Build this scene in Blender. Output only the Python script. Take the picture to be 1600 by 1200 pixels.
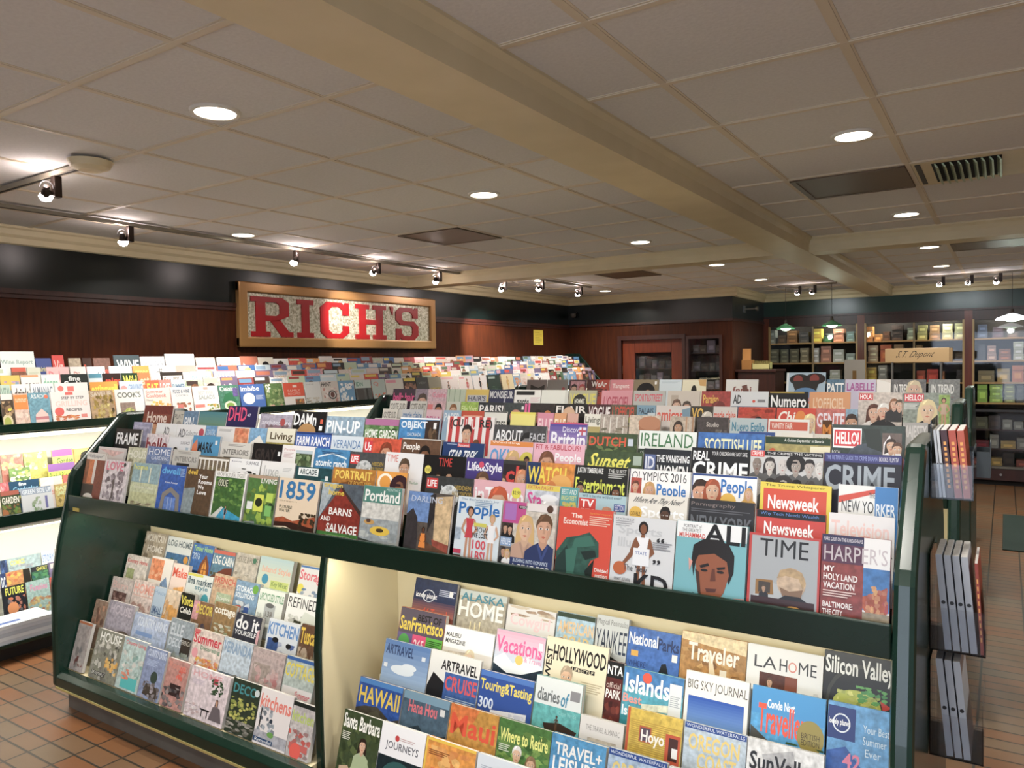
import bpy, math, random
from mathutils import Vector, Matrix
PI = math.pi
C = bpy.context.scene.collection
S = bpy.context.scene
for o in list(bpy.data.objects): bpy.data.objects.remove(o)

# ------------------------------------------------------------------ camera, world, exposure
EYE = 1.78
cam = bpy.data.cameras.new('camera'); cam.sensor_width = 36.0
cam.lens = 1182.96 / 1600 * 36.0; cam.clip_start = .05; cam.clip_end = 60
co = bpy.data.objects.new('camera', cam); C.objects.link(co)
yaw, pit, rol = -.577856, -.02862793, -.01611339
fw = Vector((math.sin(yaw) * math.cos(pit), math.cos(yaw) * math.cos(pit), math.sin(pit)))
rt = Vector((math.cos(yaw), -math.sin(yaw), 0)); up = rt.cross(fw)
rt, up = rt * math.cos(rol) + up * math.sin(rol), up * math.cos(rol) - rt * math.sin(rol)
M4 = Matrix.Identity(4)
for i in range(3): M4[i][0], M4[i][1], M4[i][2] = rt[i], up[i], -fw[i]
M4[2][3] = EYE
co.matrix_world = M4
S.camera = co
w = bpy.data.worlds.new('world'); S.world = w; w.use_nodes = True
w.node_tree.nodes['Background'].inputs[0].default_value = (.05, .045, .04, 1)
w.node_tree.nodes['Background'].inputs[1].default_value = .15
S.view_settings.view_transform = 'Standard'; S.view_settings.look = 'None'
S.view_settings.gamma = 1; S.view_settings.exposure = 0.3; S.view_settings.use_curve_mapping = False
DOWN_W, SPOT_W, TUBE_W, WALL_TUBE_W, DAY_W = 19.0, 52.0, 2.8, 4.5, 60.0   # ceiling light, track head, metre of rack tube, shop window

# ------------------------------------------------------------------ colours and materials
def lin(h):
    v = [int(h[i:i + 2], 16) / 255 for i in (0, 2, 4)]
    return tuple(c / 12.92 if c <= .04045 else ((c + .055) / 1.055) ** 2.4 for c in v)
def mat(name, col, rough=.5, metal=0., spec=.5, emit=0., coat=0., noise=None, bump=0., nscale=(1, 1, 1)):
    m = bpy.data.materials.new(name); m.use_nodes = True
    nt = m.node_tree; b = nt.nodes['Principled BSDF']
    c = lin(col) if isinstance(col, str) else col
    b.inputs['Base Color'].default_value = (*c, 1)
    b.inputs['Roughness'].default_value = rough; b.inputs['Metallic'].default_value = metal
    b.inputs['Specular IOR Level'].default_value = spec; b.inputs['Coat Weight'].default_value = coat
    if emit:
        b.inputs['Emission Color'].default_value = (*c, 1); b.inputs['Emission Strength'].default_value = emit
    if noise or bump:
        tc = nt.nodes.new('ShaderNodeTexCoord'); mp = nt.nodes.new('ShaderNodeMapping')
        mp.inputs['Scale'].default_value = nscale
        nz = nt.nodes.new('ShaderNodeTexNoise'); nz.inputs['Scale'].default_value = 6; nz.inputs['Detail'].default_value = 6
        nt.links.new(tc.outputs['Object'], mp.inputs[0]); nt.links.new(mp.outputs[0], nz.inputs['Vector'])
        if noise:
            rp = nt.nodes.new('ShaderNodeValToRGB')
            rp.color_ramp.elements[0].position = .3; rp.color_ramp.elements[1].position = .72
            rp.color_ramp.elements[0].color = (*c, 1); rp.color_ramp.elements[1].color = (*lin(noise), 1)
            nt.links.new(nz.outputs['Fac'], rp.inputs[0]); nt.links.new(rp.outputs[0], b.inputs['Base Color'])
        if bump:
            bp = nt.nodes.new('ShaderNodeBump'); bp.inputs['Strength'].default_value = bump; bp.inputs['Distance'].default_value = .004
            nt.links.new(nz.outputs['Fac'], bp.inputs['Height']); nt.links.new(bp.outputs[0], b.inputs['Normal'])
    return m
def glass_mat(name, tint=(1, 1, 1), gloss=.12):
    m = bpy.data.materials.new(name); m.use_nodes = True
    nt = m.node_tree; nt.nodes.clear()
    o = nt.nodes.new('ShaderNodeOutputMaterial'); mx = nt.nodes.new('ShaderNodeMixShader')
    t = nt.nodes.new('ShaderNodeBsdfTransparent'); t.inputs[0].default_value = (*tint, 1)
    g = nt.nodes.new('ShaderNodeBsdfGlossy'); g.inputs['Roughness'].default_value = .03
    lw = nt.nodes.new('ShaderNodeFresnel'); lw.inputs[0].default_value = 1.3 + gloss
    nt.links.new(lw.outputs[0], mx.inputs[0]); nt.links.new(t.outputs[0], mx.inputs[1]); nt.links.new(g.outputs[0], mx.inputs[2])
    nt.links.new(mx.outputs[0], o.inputs[0]); return m
def print_mat(name, rough):
    # printed paper: flat inks from the face colours, photographs get a fine mottle
    m = bpy.data.materials.new(name); m.use_nodes = True
    nt = m.node_tree; b = nt.nodes['Principled BSDF']; b.inputs['Roughness'].default_value = rough
    at = nt.nodes.new('ShaderNodeAttribute'); at.attribute_name = 'Col'
    tc = nt.nodes.new('ShaderNodeTexCoord'); oi = nt.nodes.new('ShaderNodeObjectInfo')
    ad = nt.nodes.new('ShaderNodeVectorMath'); ad.operation = 'ADD'
    sc = nt.nodes.new('ShaderNodeVectorMath'); sc.operation = 'SCALE'; sc.inputs['Scale'].default_value = 37
    cb = nt.nodes.new('ShaderNodeCombineXYZ')
    for i in range(3): nt.links.new(oi.outputs['Random'], cb.inputs[i])
    nt.links.new(cb.outputs[0], sc.inputs[0]); nt.links.new(tc.outputs['Object'], ad.inputs[0]); nt.links.new(sc.outputs[0], ad.inputs[1])
    nz = nt.nodes.new('ShaderNodeTexNoise'); nz.inputs['Scale'].default_value = 60; nz.inputs['Detail'].default_value = 5
    nt.links.new(ad.outputs[0], nz.inputs['Vector'])
    mr = nt.nodes.new('ShaderNodeMapRange'); mr.inputs[1].default_value = .3; mr.inputs[2].default_value = .7
    mr.inputs[3].default_value = .72; mr.inputs[4].default_value = 1.3
    nt.links.new(nz.outputs['Fac'], mr.inputs[0])
    v2 = nt.nodes.new('ShaderNodeVectorMath'); v2.operation = 'SCALE'
    nt.links.new(at.outputs['Color'], v2.inputs[0]); nt.links.new(mr.outputs[0], v2.inputs['Scale'])
    mx = nt.nodes.new('ShaderNodeMix'); mx.data_type = 'RGBA'
    nt.links.new(at.outputs['Alpha'], mx.inputs[0]); nt.links.new(v2.outputs[0], mx.inputs[6]); nt.links.new(at.outputs['Color'], mx.inputs[7])
    nt.links.new(mx.outputs[2], b.inputs['Base Color']); return m
def brick_mat(name, c1, c2, mortar, bw, rh, ms, off, rough, bump=.3, coat=0.):
    m = bpy.data.materials.new(name); m.use_nodes = True
    nt = m.node_tree; b = nt.nodes['Principled BSDF']; b.inputs['Roughness'].default_value = rough; b.inputs['Coat Weight'].default_value = coat
    tc = nt.nodes.new('ShaderNodeTexCoord'); mp = nt.nodes.new('ShaderNodeMapping'); mp.inputs['Location'].default_value = (*off, 0)
    br = nt.nodes.new('ShaderNodeTexBrick'); br.offset = 0; br.inputs['Scale'].default_value = 1
    br.inputs['Brick Width'].default_value = bw; br.inputs['Row Height'].default_value = rh
    br.inputs['Mortar Size'].default_value = ms; br.inputs['Mortar Smooth'].default_value = .2; br.inputs['Bias'].default_value = 0
    br.inputs['Color1'].default_value = (*lin(c1), 1); br.inputs['Color2'].default_value = (*lin(c2), 1); br.inputs['Mortar'].default_value = (*lin(mortar), 1)
    nt.links.new(tc.outputs['Object'], mp.inputs[0]); nt.links.new(mp.outputs[0], br.inputs['Vector'])
    nz = nt.nodes.new('ShaderNodeTexNoise'); nz.inputs['Scale'].default_value = 2.2; nz.inputs['Detail'].default_value = 5
    nt.links.new(tc.outputs['Object'], nz.inputs['Vector'])
    mr = nt.nodes.new('ShaderNodeMapRange'); mr.inputs[3].default_value = .65; mr.inputs[4].default_value = 1.25
    nt.links.new(nz.outputs['Fac'], mr.inputs[0])
    v = nt.nodes.new('ShaderNodeVectorMath'); v.operation = 'SCALE'
    nt.links.new(br.outputs['Color'], v.inputs[0]); nt.links.new(mr.outputs[0], v.inputs['Scale']); nt.links.new(v.outputs[0], b.inputs['Base Color'])
    bp = nt.nodes.new('ShaderNodeBump'); bp.invert = True; bp.inputs['Strength'].default_value = bump; bp.inputs['Distance'].default_value = .003
    nt.links.new(br.outputs['Fac'], bp.inputs['Height']); nt.links.new(bp.outputs[0], b.inputs['Normal']); return m
def wood_mat(name, c1, c2, rough, axis='z'):
    m = mat(name, c1, rough, noise=c2, nscale=(5, 5, .5) if axis == 'z' else (.5, .5, 6)); return m
PRINT = print_mat('printed_paper', .38)
PAGES = mat('page_edges', 'B6B2AE', .7, noise='CFCBC6', nscale=(1, 60, 1))
GREEN = mat('dark_green_laminate', '10241C', .22, spec=.5, noise='142A21')
EDGE = mat('polished_green_panel', '142A22', .24, spec=.6, noise='183028')
GREEN2 = mat('green_black_paint', '080F0E', .3, noise='0B1514')
CREAM = mat('cream_laminate', 'D8CBA8', .5)
WHITEL = mat('white_laminate', 'DEDACC', .5)
CHROME = mat('brass_strip', 'D8CC8A', .3, metal=.6)
KICK = mat('kickboard_grey', '6A655E', .5, noise='58534D')
DARK = mat('black_plastic', '141414', .4)
TRIM = mat('cream_paint', 'DCCDA8', .5, noise='D5C6A0')
TILE = mat('ceiling_tile', 'DCDAD6', .9, noise='D4D2CE', bump=.25, nscale=(12, 12, 12))
TEE = mat('ceiling_tee', 'D6CAB4', .6)
WOOD = wood_mat('mahogany_panel', '331A11', '482414', .4); WOOD.node_tree.nodes['Principled BSDF'].inputs['Specular IOR Level'].default_value = .15
WOOD2 = wood_mat('mahogany_dark', '2C1410', '3C1B14', .4)
WOODR = wood_mat('red_mahogany', '54200F', '6E2E16', .35)
PINE = wood_mat('light_shelf_wood', 'B08A58', 'C8A068', .5, 'x')
FLOOR = brick_mat('quarry_tile', '744A2C', '68543F', '30281F', .218, .1015, .006, (4.2506 + .003, -1.874 + .003), .4, .35, .0)
WALLP = mat('plain_wall', '8A7A66', .8)
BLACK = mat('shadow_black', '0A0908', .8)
BRONZE = mat('dark_bronze', '2A201A', .4, metal=.4)
STEEL = mat('brushed_steel', '9A9A98', .3, metal=.9)
GLASS = glass_mat('clear_glass'); ACRYL = glass_mat('clear_acrylic', (.95, .955, .96), .12)
TUBE = mat('fluorescent_tube', 'FFF0C8', .5, emit=5)
LAMP = mat('downlight_lens', 'FFF4E0', .5, emit=9)
BULB = mat('halogen_bulb', 'FFF0EA', .5, emit=45)
MAT_G = mat('door_mat_green', '1E2E28', .9, bump=.6, nscale=(40, 40, 40))
random.seed(7)

# ------------------------------------------------------------------ mesh helpers
class MB:
    def __init__(s): s.v = []; s.f = []; s.c = []
    def add(s, vs, fs, col=None):
        n = len(s.v); s.v += [tuple(p) for p in vs]
        for f in fs: s.f.append([n + i for i in f]); s.c.append(col)
    def box(s, x0, x1, y0, y1, z0, z1, col=None):
        s.add([(x0, y0, z0), (x1, y0, z0), (x1, y1, z0), (x0, y1, z0), (x0, y0, z1), (x1, y0, z1), (x1, y1, z1), (x0, y1, z1)],
              [(0, 3, 2, 1), (4, 5, 6, 7), (0, 1, 5, 4), (1, 2, 6, 5), (2, 3, 7, 6), (3, 0, 4, 7)], col)
    def prism(s, poly, x0, x1, col=None):          # poly of (y, z) extruded along x
        n = len(poly)
        s.add([(x0, y, z) for y, z in poly] + [(x1, y, z) for y, z in poly],
              [list(range(n)), list(range(2 * n - 1, n - 1, -1))] + [(i, i + n, (i + 1) % n + n, (i + 1) % n) for i in range(n)], col)
    def cyl(s, c, axis, r0, r1, h, n=20, col=None, caps=True):
        a = Vector(axis).normalized(); u = a.orthogonal().normalized(); q = a.cross(u); c = Vector(c)
        vs = [c + (u * math.cos(t) + q * math.sin(t)) * r0 for t in [2 * PI * i / n for i in range(n)]]
        vs += [c + a * h + (u * math.cos(t) + q * math.sin(t)) * r1 for t in [2 * PI * i / n for i in range(n)]]
        fs = [(i, (i + 1) % n, (i + 1) % n + n, i + n) for i in range(n)]
        if caps: fs += [list(range(n - 1, -1, -1)), list(range(n, 2 * n))]
        s.add(vs, fs, col)
    def lathe(s, c, prof, n=24, col=None):          # prof of (r, z)
        for k in range(len(prof) - 1):
            (r0, z0), (r1, z1) = prof[k], prof[k + 1]
            s.cyl((c[0], c[1], c[2] + z0), (0, 0, 1), max(r0, 1e-4), max(r1, 1e-4), z1 - z0 if z1 != z0 else 1e-5, n, col, False)
    def build(s, name, m, parent=None, loc=None, bev=0, smooth=False):
        me = bpy.data.meshes.new(name); me.from_pydata(s.v, [], s.f); me.validate(clean_customdata=False)
        if m: me.materials.append(m)
        if any(c is not None for c in s.c):
            a = me.color_attributes.new('Col', 'FLOAT_COLOR', 'CORNER'); buf = []
            for p in me.polygons:
                buf += list(s.c[p.index] or (.7, .7, .7, 1)) * p.loop_total
            a.data.foreach_set('color', buf)
        if smooth:
            for p in me.polygons: p.use_smooth = True
        o = bpy.data.objects.new(name, me); C.objects.link(o)
        if parent: o.parent = parent
        if loc: o.location = loc
        if bev:
            b = o.modifiers.new('bevel', 'BEVEL'); b.width = bev; b.segments = 2; b.limit_method = 'ANGLE'
        return o
def tag(o, label, cat, group=None, kind=None):
    o['label'] = label; o['category'] = cat
    if group: o['group'] = group
    if kind: o['kind'] = kind
    return o
def thing(name, label, cat, loc=(0, 0, 0), rot=(0, 0, 0), group=None):
    o = bpy.data.objects.new(name, None); C.objects.link(o); o.location = loc; o.rotation_euler = rot
    return tag(o, label, cat, group)
def struct(name, mb, m, parent=None, bev=0, loc=None):
    o = mb.build(name, m, parent, loc, bev)
    if not parent: o['kind'] = 'structure'
    return o
def boxo(name, dims, m, parent=None, bev=0):
    b = MB(); b.box(*dims); return b.build(name, m, parent, None, bev)
GEO = {}
def text_geo(s, bold):
    k = (s, bold)
    if k in GEO: return GEO[k]
    cu = bpy.data.curves.new('t', 'FONT'); cu.body = s; cu.resolution_u = 2; cu.fill_mode = 'FRONT'
    if bold: cu.offset = .022
    o = bpy.data.objects.new('t', cu); C.objects.link(o)
    dg = bpy.context.evaluated_depsgraph_get(); ev = o.evaluated_get(dg); me = ev.to_mesh()
    vs = [(v.co.x, v.co.y) for v in me.vertices]; fs = [list(p.vertices) for p in me.polygons]
    ev.to_mesh_clear(); bpy.data.objects.remove(o); bpy.data.curves.remove(cu)
    x0, x1 = min(p[0] for p in vs), max(p[0] for p in vs); y0, y1 = min(p[1] for p in vs), max(p[1] for p in vs)
    vs = [((a - x0) / max(x1 - x0, 1e-6), (b - y0) / max(y1 - y0, 1e-6)) for a, b in vs]
    GEO[k] = (vs, fs); return GEO[k]

# ------------------------------------------------------------------ the setting
XL, YB, YF, ZC = -5.80, 10.57, 12.62, 2.78
b = MB(); b.box(-5.95, 4.1, -3.6, 12.8, -.06, 0); struct('floor', b, FLOOR)
def ceiling_bay(n, x0, x1, y0, y1, xs, ys, holes=()):
    b = MB(); b.box(x0, x1, y0, y1, ZC, ZC + .05)
    o = struct('ceiling' if n == 1 else 'ceiling_%d' % n, b, TILE)
    t = MB()
    for x in xs:
        if x0 < x < x1: t.box(x - .012, x + .012, y0, y1, ZC - .005, ZC + .002); t.box(x - .020, x + .020, y0, y1, ZC - .002, ZC + .002)
    for y in ys:
        if y0 < y < y1: t.box(x0, x1, y - .012, y + .012, ZC - .0055, ZC + .002); t.box(x0, x1, y - .020, y + .020, ZC - .0025, ZC + .002)
    t.build('ceiling_grid', TEE, o)
P = .607
yl1 = [2.63 + P * k for k in range(-11, 8)]; yl2 = [7.8 + P * k for k in range(-2, 9)]
xl = [-2.14 - P * k for k in range(-1, 8)]; xr = [-1.037 + P * k for k in range(0, 9)]
ceiling_bay(1, -5.95, -1.62, -3.6, 6.66, xl, yl1)
ceiling_bay(2, -1.38, 4.1, -3.6, 6.66, xr, yl1)
ceiling_bay(3, -5.95, -1.62, 6.86, 12.8, xl, yl2)
ceiling_bay(4, -1.38, 4.1, 6.86, 12.8, xr, yl2)
def molded_beam(name, along, c0, c1, lo, hi, ZB=2.655):
    # a boxed beam with a small crown along both edges
    prof = [(c0 - .03, ZC + .02), (c0 - .03, ZC - .012), (c0 - .012, ZC - .03), (c0, ZC - .06), (c0, ZB), (c1, ZB), (c1, ZC - .06), (c1 + .012, ZC - .03), (c1 + .03, ZC - .012), (c1 + .03, ZC + .02)]
    b = MB(); b.prism(prof, lo, hi)
    if along == 'y': b.v = [(y, x, z) for x, y, z in b.v]
    return struct(name, b, TRIM)
molded_beam('trim_1', 'y', -1.64, -1.37, -3.6, 12.25, 2.652)
molded_beam('trim_2', 'x', 6.66, 6.90, -5.8, 4.1)
def cornice(name, p0, p1, nrm):
    # stepped cream cornice hanging under the ceiling on a wall line
    d = Vector((p1[0] - p0[0], p1[1] - p0[1], 0)); L = d.length; d.normalize(); nv = Vector((*nrm, 0))
    prof = [(-.03, 2.81), (.075, 2.81), (.075, 2.765), (.06, 2.755), (.055, 2.72), (.035, 2.70), (.03, 2.662), (.012, 2.655), (-.03, 2.655)]
    b = MB(); n = len(prof)
    vs = [Vector((p0[0], p0[1], 0)) + nv * a + Vector((0, 0, z)) for a, z in prof] + [Vector((p1[0], p1[1], 0)) + nv * a + Vector((0, 0, z)) for a, z in prof]
    b.add(vs, [list(range(n)), list(range(2 * n - 1, n - 1, -1))] + [(i, i + n, (i + 1) % n + n, (i + 1) % n) for i in range(n)])
    return struct(name, b, TRIM)
cornice('trim_3', (-5.80, -3.6), (-5.80, YB), (1, 0))
cornice('trim_4', (-5.80, YB), (-3.12, YB), (0, -1))
cornice('trim_5', (-3.20, YB), (-3.20, 12.25), (1, 0))
cornice('trim_6', (-3.20, 12.2), (4.1, 12.2), (0, -1))
b = MB(); b.box(-5.95, XL, -3.6, 10.7, 0, 2.34); wl = struct('wall_left', b, WOOD)
b = MB(); b.box(-5.95, XL + .004, -3.6, 10.7, 2.34, 2.80); b.build('painted_band', GREEN2, wl)
b = MB(); b.prism([(-3.6, 2.29), (-3.6, 2.29)], 0, 0) if 0 else None
m_ = MB(); m_.box(XL - .01, XL + .022, -3.6, 10.57, 2.315, 2.35); m_.box(XL - .01, XL + .012, -3.6, 10.57, 2.285, 2.315); m_.build('band_molding', WOOD2, wl)
b = MB(); b.box(-5.80, -3.2, YB, 10.95, 2.09, 2.34); b.box(-5.80, -4.89, YB, 10.95, 0, 2.09); b.box(-3.36, -3.2, YB, 10.95, 0, 2.09); b.box(-3.93, -3.85, YB, 10.95, 0, 2.09); b.box(-3.85, -3.36, YB, 10.95, 0, 1.0)
b.box(-3.30, -3.2, 10.95, 12.8, 0, 2.34)
wb = struct('wall_back', b, WOOD)
b = MB(); b.box(-5.80, -3.196, YB - .004, 10.9, 2.34, 2.80); b.box(-3.3, -3.196, 10.9, 12.8, 2.34, 2.8); b.build('painted_band', GREEN2, wb)
b = MB(); b.box(-5.78, -3.185, YB - .02, YB + .01, 2.315, 2.35); b.box(-3.21, -3.185, YB, 12.2, 2.315, 2.35); b.build('band_molding', WOOD2, wb)
b = MB(); b.box(-3.2, 4.1, YF, 12.8, 0, 2.8); wf = struct('wall_far', b, BLACK)
b = MB(); b.box(-3.196, 4.1, 12.2, 12.62, 2.42, 2.80); b.build('painted_band', mat('green_enamel', '17312B', .3, noise='1B3830'), wf)
b = MB(); b.box(-3.19, 4.1, 12.21, 12.3, 2.26, 2.42); b.box(-3.19, 4.1, 12.185, 12.22, 2.395, 2.425); b.build('valance', WOOD2, wf)
b = MB(); b.box(4.0, 4.1, -3.6, 12.8, 0, 2.8); struct('wall_right', b, WALLP)
b = MB(); b.box(-5.95, -2.0, -3.6, -3.5, 0, 2.8); b.box(3.2, 4.1, -3.6, -3.5, 0, 2.8); b.box(-2.0, 3.2, -3.6, -3.5, 2.5, 2.8); b.box(-2.0, 3.2, -3.6, -3.5, 0, .35); struct('wall_front', b, WALLP)
b = MB(); b.box(-2.0, 3.2, -3.57, -3.56, .35, 2.5); sw = struct('window_2', b, mat('daylit_shop_window', 'C8DCFF', .3, emit=1.2))
la = bpy.data.lights.new('daylight', 'AREA'); la.shape = 'RECTANGLE'; la.size = 5.1; la.size_y = 2.1; la.energy = DAY_W; la.color = (.86, .93, 1)
lo = bpy.data.objects.new('daylight', la); C.objects.link(lo); lo.parent = sw; lo.location = (.6, -3.54, 1.43); lo.rotation_euler = (PI / 2, 0, 0)

# door in the back wall, and the display window beside it
b = MB(); b.box(-4.89, -4.69, 10.60, 10.645, .01, 2.085); b.box(-4.11, -3.93, 10.60, 10.645, .01, 2.085); b.box(-4.69, -4.11, 10.60, 10.645, 1.89, 2.085); b.box(-4.69, -4.11, 10.60, 10.645, .01, .75)
dr = struct('door_1', b, WOODR, None, .006)
boxo('door_glass', (-4.70, -4.10, 10.618, 10.624, .74, 1.90), GLASS, dr)
hb = MB(); hb.cyl((-4.895, 10.592, 1.58), (0, 0, 1), .008, .008, .12, 10); hb.build('hinge', STEEL, dr)
hb = MB(); hb.cyl((-4.02, 10.60, 1.02), (0, -1, 0), .028, .028, .012); hb.cyl((-4.02, 10.59, 1.02), (0, -1, 0), .01, .01, .04); hb.cyl((-4.02, 10.55, 1.02), (1, 0, 0), .01, .01, -.10); hb.build('door_handle', STEEL, dr)
b = MB(); b.box(-4.95, -4.89, 10.545, 10.6, 0, 2.15); b.box(-3.93, -3.88, 10.545, 10.6, 0, 2.15); b.box(-4.89, -3.93, 10.545, 10.6, 2.085, 2.15); b.build('door_frame', WOOD2, dr)
b = MB(); b.box(-3.87, -3.83, 10.54, 10.6, 1.0, 2.12); b.box(-3.38, -3.34, 10.54, 10.6, 1.0, 2.12); b.box(-3.83, -3.38, 10.54, 10.6, 2.075, 2.12); b.box(-3.83, -3.38, 10.54, 10.6, 1.0, 1.04)
wn = struct('window_1', b, WOOD2)
boxo('window_pane', (-3.835, -3.375, 10.585, 10.59, 1.03, 2.08), GLASS, wn)
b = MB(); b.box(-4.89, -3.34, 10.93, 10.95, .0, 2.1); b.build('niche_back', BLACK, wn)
b = MB(); b.box(-3.84, -3.37, 10.66, 10.93, 1.86, 1.875); b.box(-3.84, -3.37, 10.66, 10.93, 1.60, 1.615); b.box(-3.84, -3.37, 10.66, 10.93, 1.34, 1.355); b.box(-4.88, -3.94, 10.7, 10.93, 1.64, 1.655); b.box(-4.88, -3.94, 10.7, 10.93, 1.40, 1.415); b.build('niche_shelf', WOOD2, wn)

# ------------------------------------------------------------------ ceiling lights
def down(x, y, label, n=[0]):
    t = thing('ceiling_light', label, 'ceiling light', (x, y, ZC), group='round recessed ceiling lights')
    r = MB(); r.lathe((0, 0, 0), [(.078, -.010), (.092, -.010), (.096, -.002), (.096, .0), (.078, .0), (.078, -.010)], 32); r.build('trim_ring', mat('white_enamel', 'D8D2C4', .4) if not n[0] else bpy.data.materials['white_enamel'], t)
    n[0] = 1
    l = MB(); l.cyl((0, 0, -.006), (0, 0, 1), .079, .079, .004, 32); l.build('lens', LAMP, t)
    la = bpy.data.lights.new('downlight', 'AREA'); la.shape = 'DISK'; la.size = .15; la.energy = DOWN_W; la.color = (1, .96, .88); la.spread = math.radians(150)
    lo = bpy.data.objects.new('downlight', la); C.objects.link(lo); lo.parent = t; lo.location = (0, 0, -.012)
dl = [(-2.59, 1.88, 'round ceiling light nearest the camera, left of the beam'), (-2.59, 3.70, 'round ceiling light left of the beam, second of the row along it'),
      (-2.58, 5.97, 'round ceiling light left of the beam, just before the cross beam'), (-4.83, 3.72, 'round ceiling light above the left track rail'),
      (-.576, 3.73, 'large round ceiling light right of the beam, before the brown vent'), (-.587, 6.01, 'round ceiling light right of the beam, behind the brown vent'),
      (-.587, 7.94, 'round ceiling light right of the beam, first beyond the cross beam'), (-.60, 9.72, 'round ceiling light right of the beam, farthest back'),
      (-2.56, 7.92, 'round ceiling light left of the beam, first beyond the cross beam'), (-2.59, 9.76, 'round ceiling light left of the beam, farthest of its row'),
      (-4.78, 8.0, 'small ceiling light near the far track heads'), (-4.78, 9.8, 'small ceiling light in the far left corner'),
      (-.58, 1.75, 'round ceiling light above the right end of the front rack'), (-.58, -.2, 'round ceiling light above the camera'), (-2.59, .0, 'round ceiling light left of the camera'),
      (-4.83, 1.5, 'round ceiling light above the near end of the wall rack'), (1.6, 1.75, 'round ceiling light far right of the camera'), (1.6, 3.73, 'round ceiling light over the right aisle'),
      (1.6, 6.01, 'round ceiling light over the right aisle, middle'), (1.6, 9.0, 'round ceiling light over the right aisle, back'), (-2.59, -1.9, 'round ceiling light behind the camera, left'), (-.58, -2.0, 'round ceiling light behind the camera')]
for x, y, l in dl: down(x, y, l)
# ceiling vents
def vent(x0, x1, y0, y1, label):
    t = thing('ceiling_vent', label, 'vent', ((x0 + x1) / 2, (y0 + y1) / 2, ZC))
    hx, hy = (x1 - x0) / 2 - .014, (y1 - y0) / 2 - .014
    boxo('vent_plate', (-hx, hx, -hy, hy, -.010, .002), mat('bronze_vent', '6E5C48', .45, metal=.15) if 'bronze_vent' not in bpy.data.materials else bpy.data.materials['bronze_vent'], t)
    b = MB()
    for a, c in ((-hx, -hx + .03), (hx - .03, hx)): b.box(a, c, -hy, hy, -.0135, -.009)
    for a, c in ((-hy, -hy + .03), (hy - .03, hy)): b.box(-hx, hx, a, c, -.0130, -.009)
    b.build('vent_frame', bpy.data.materials['bronze_vent'], t)
vent(-3.961, -3.354, 4.45, 5.06, 'brown square ceiling vent left of the beam, near the cross beam')
vent(-1.037, -.43, 4.45, 5.06, 'brown square ceiling vent right of the beam, beside the louvred grille')
vent(-3.961, -3.354, 7.8, 8.407, 'brown ceiling vent beyond the cross beam, left of the main beam')
vent(-.43, .177, 7.8, 8.407, 'brown ceiling vent beyond the cross beam at the right edge')
t = thing('air_grille', 'cream louvred air grille in the ceiling beside the brown vent', 'grille', (-.126, 4.755, ZC))
boxo('grille_panel', (-.29, .29, -.29, .29, -.006, .002), TRIM, t)
boxo('louvre_recess', (-.20, .11, -.24, .24, -.008, -.004), BLACK, t)
for i in range(9):
    x = -.185 + i * .0345
    b = MB(); b.add([(x - .004, -.235, -.007), (x + .004, -.235, -.007), (x + .018, -.235, -.028), (x + .010, -.235, -.028), (x - .004, .235, -.007), (x + .004, .235, -.007), (x + .018, .235, -.028), (x + .010, .235, -.028)],
                        [(0, 1, 2, 3), (7, 6, 5, 4), (0, 4, 5, 1), (1, 5, 6, 2), (2, 6, 7, 3), (3, 7, 4, 0)])
    b.build('louvre', mat('louvre_metal', 'A8B89A', .35, metal=.3) if 'louvre_metal' not in bpy.data.materials else bpy.data.materials['louvre_metal'], t)
boxo('slot_diffuser', (-.275, -.25, -.26, .26, -.009, -.004), DARK, t)

# ------------------------------------------------------------------ track lights
def rail(name, p0, p1, label):
    d = Vector(p1) - Vector(p0); L = d.length; ang = math.atan2(d.y, d.x)
    t = thing(name, label, 'track', p0, (0, 0, ang))
    b = MB(); b.box(0, L, -.018, .018, -.022, 0); b.build('rail_channel', mat('rail_paint', '8A8272', .45) if 'rail_paint' not in bpy.data.materials else bpy.data.materials['rail_paint'], t)
    b = MB(); b.box(.01, L - .01, -.006, .006, -.0235, -.021); b.build('rail_slot', DARK, t)
    return t
ZT = ZC - .013
r1 = rail('track_rail', (-3.70, 1.955, ZT), (-4.96, 1.955, ZT), 'short ceiling track rail at the upper left running to the round cap')
b = MB(); b.lathe((0, 0, 0), [(.001, -.045), (.05, -.045), (.085, -.03), (.10, 0)], 24); b.build('canopy', TRIM, r1, (-.05, 0, 0), smooth=True)
rail('track_rail', (-4.98, 1.93, ZT), (-4.98, 6.62, ZT), 'long ceiling track rail along the left wall')
rail('track_rail', (-4.98, 7.0, ZT), (-4.98, 7.75, ZT), 'ceiling track rail just beyond the cross beam on the left')
rail('track_rail', (-4.6, 7.4, ZT), (-4.6, 9.0, ZT), 'far ceiling track rail near the back corner')
rail('track_rail', (-2.62, 10.7, ZT), (-1.86, 10.7, ZT), 'ceiling track rail over the two pendants')
rail('track_rail', (-.95, 10.7, ZT), (.3, 10.7, ZT), 'ceiling track rail at the far right')
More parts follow.
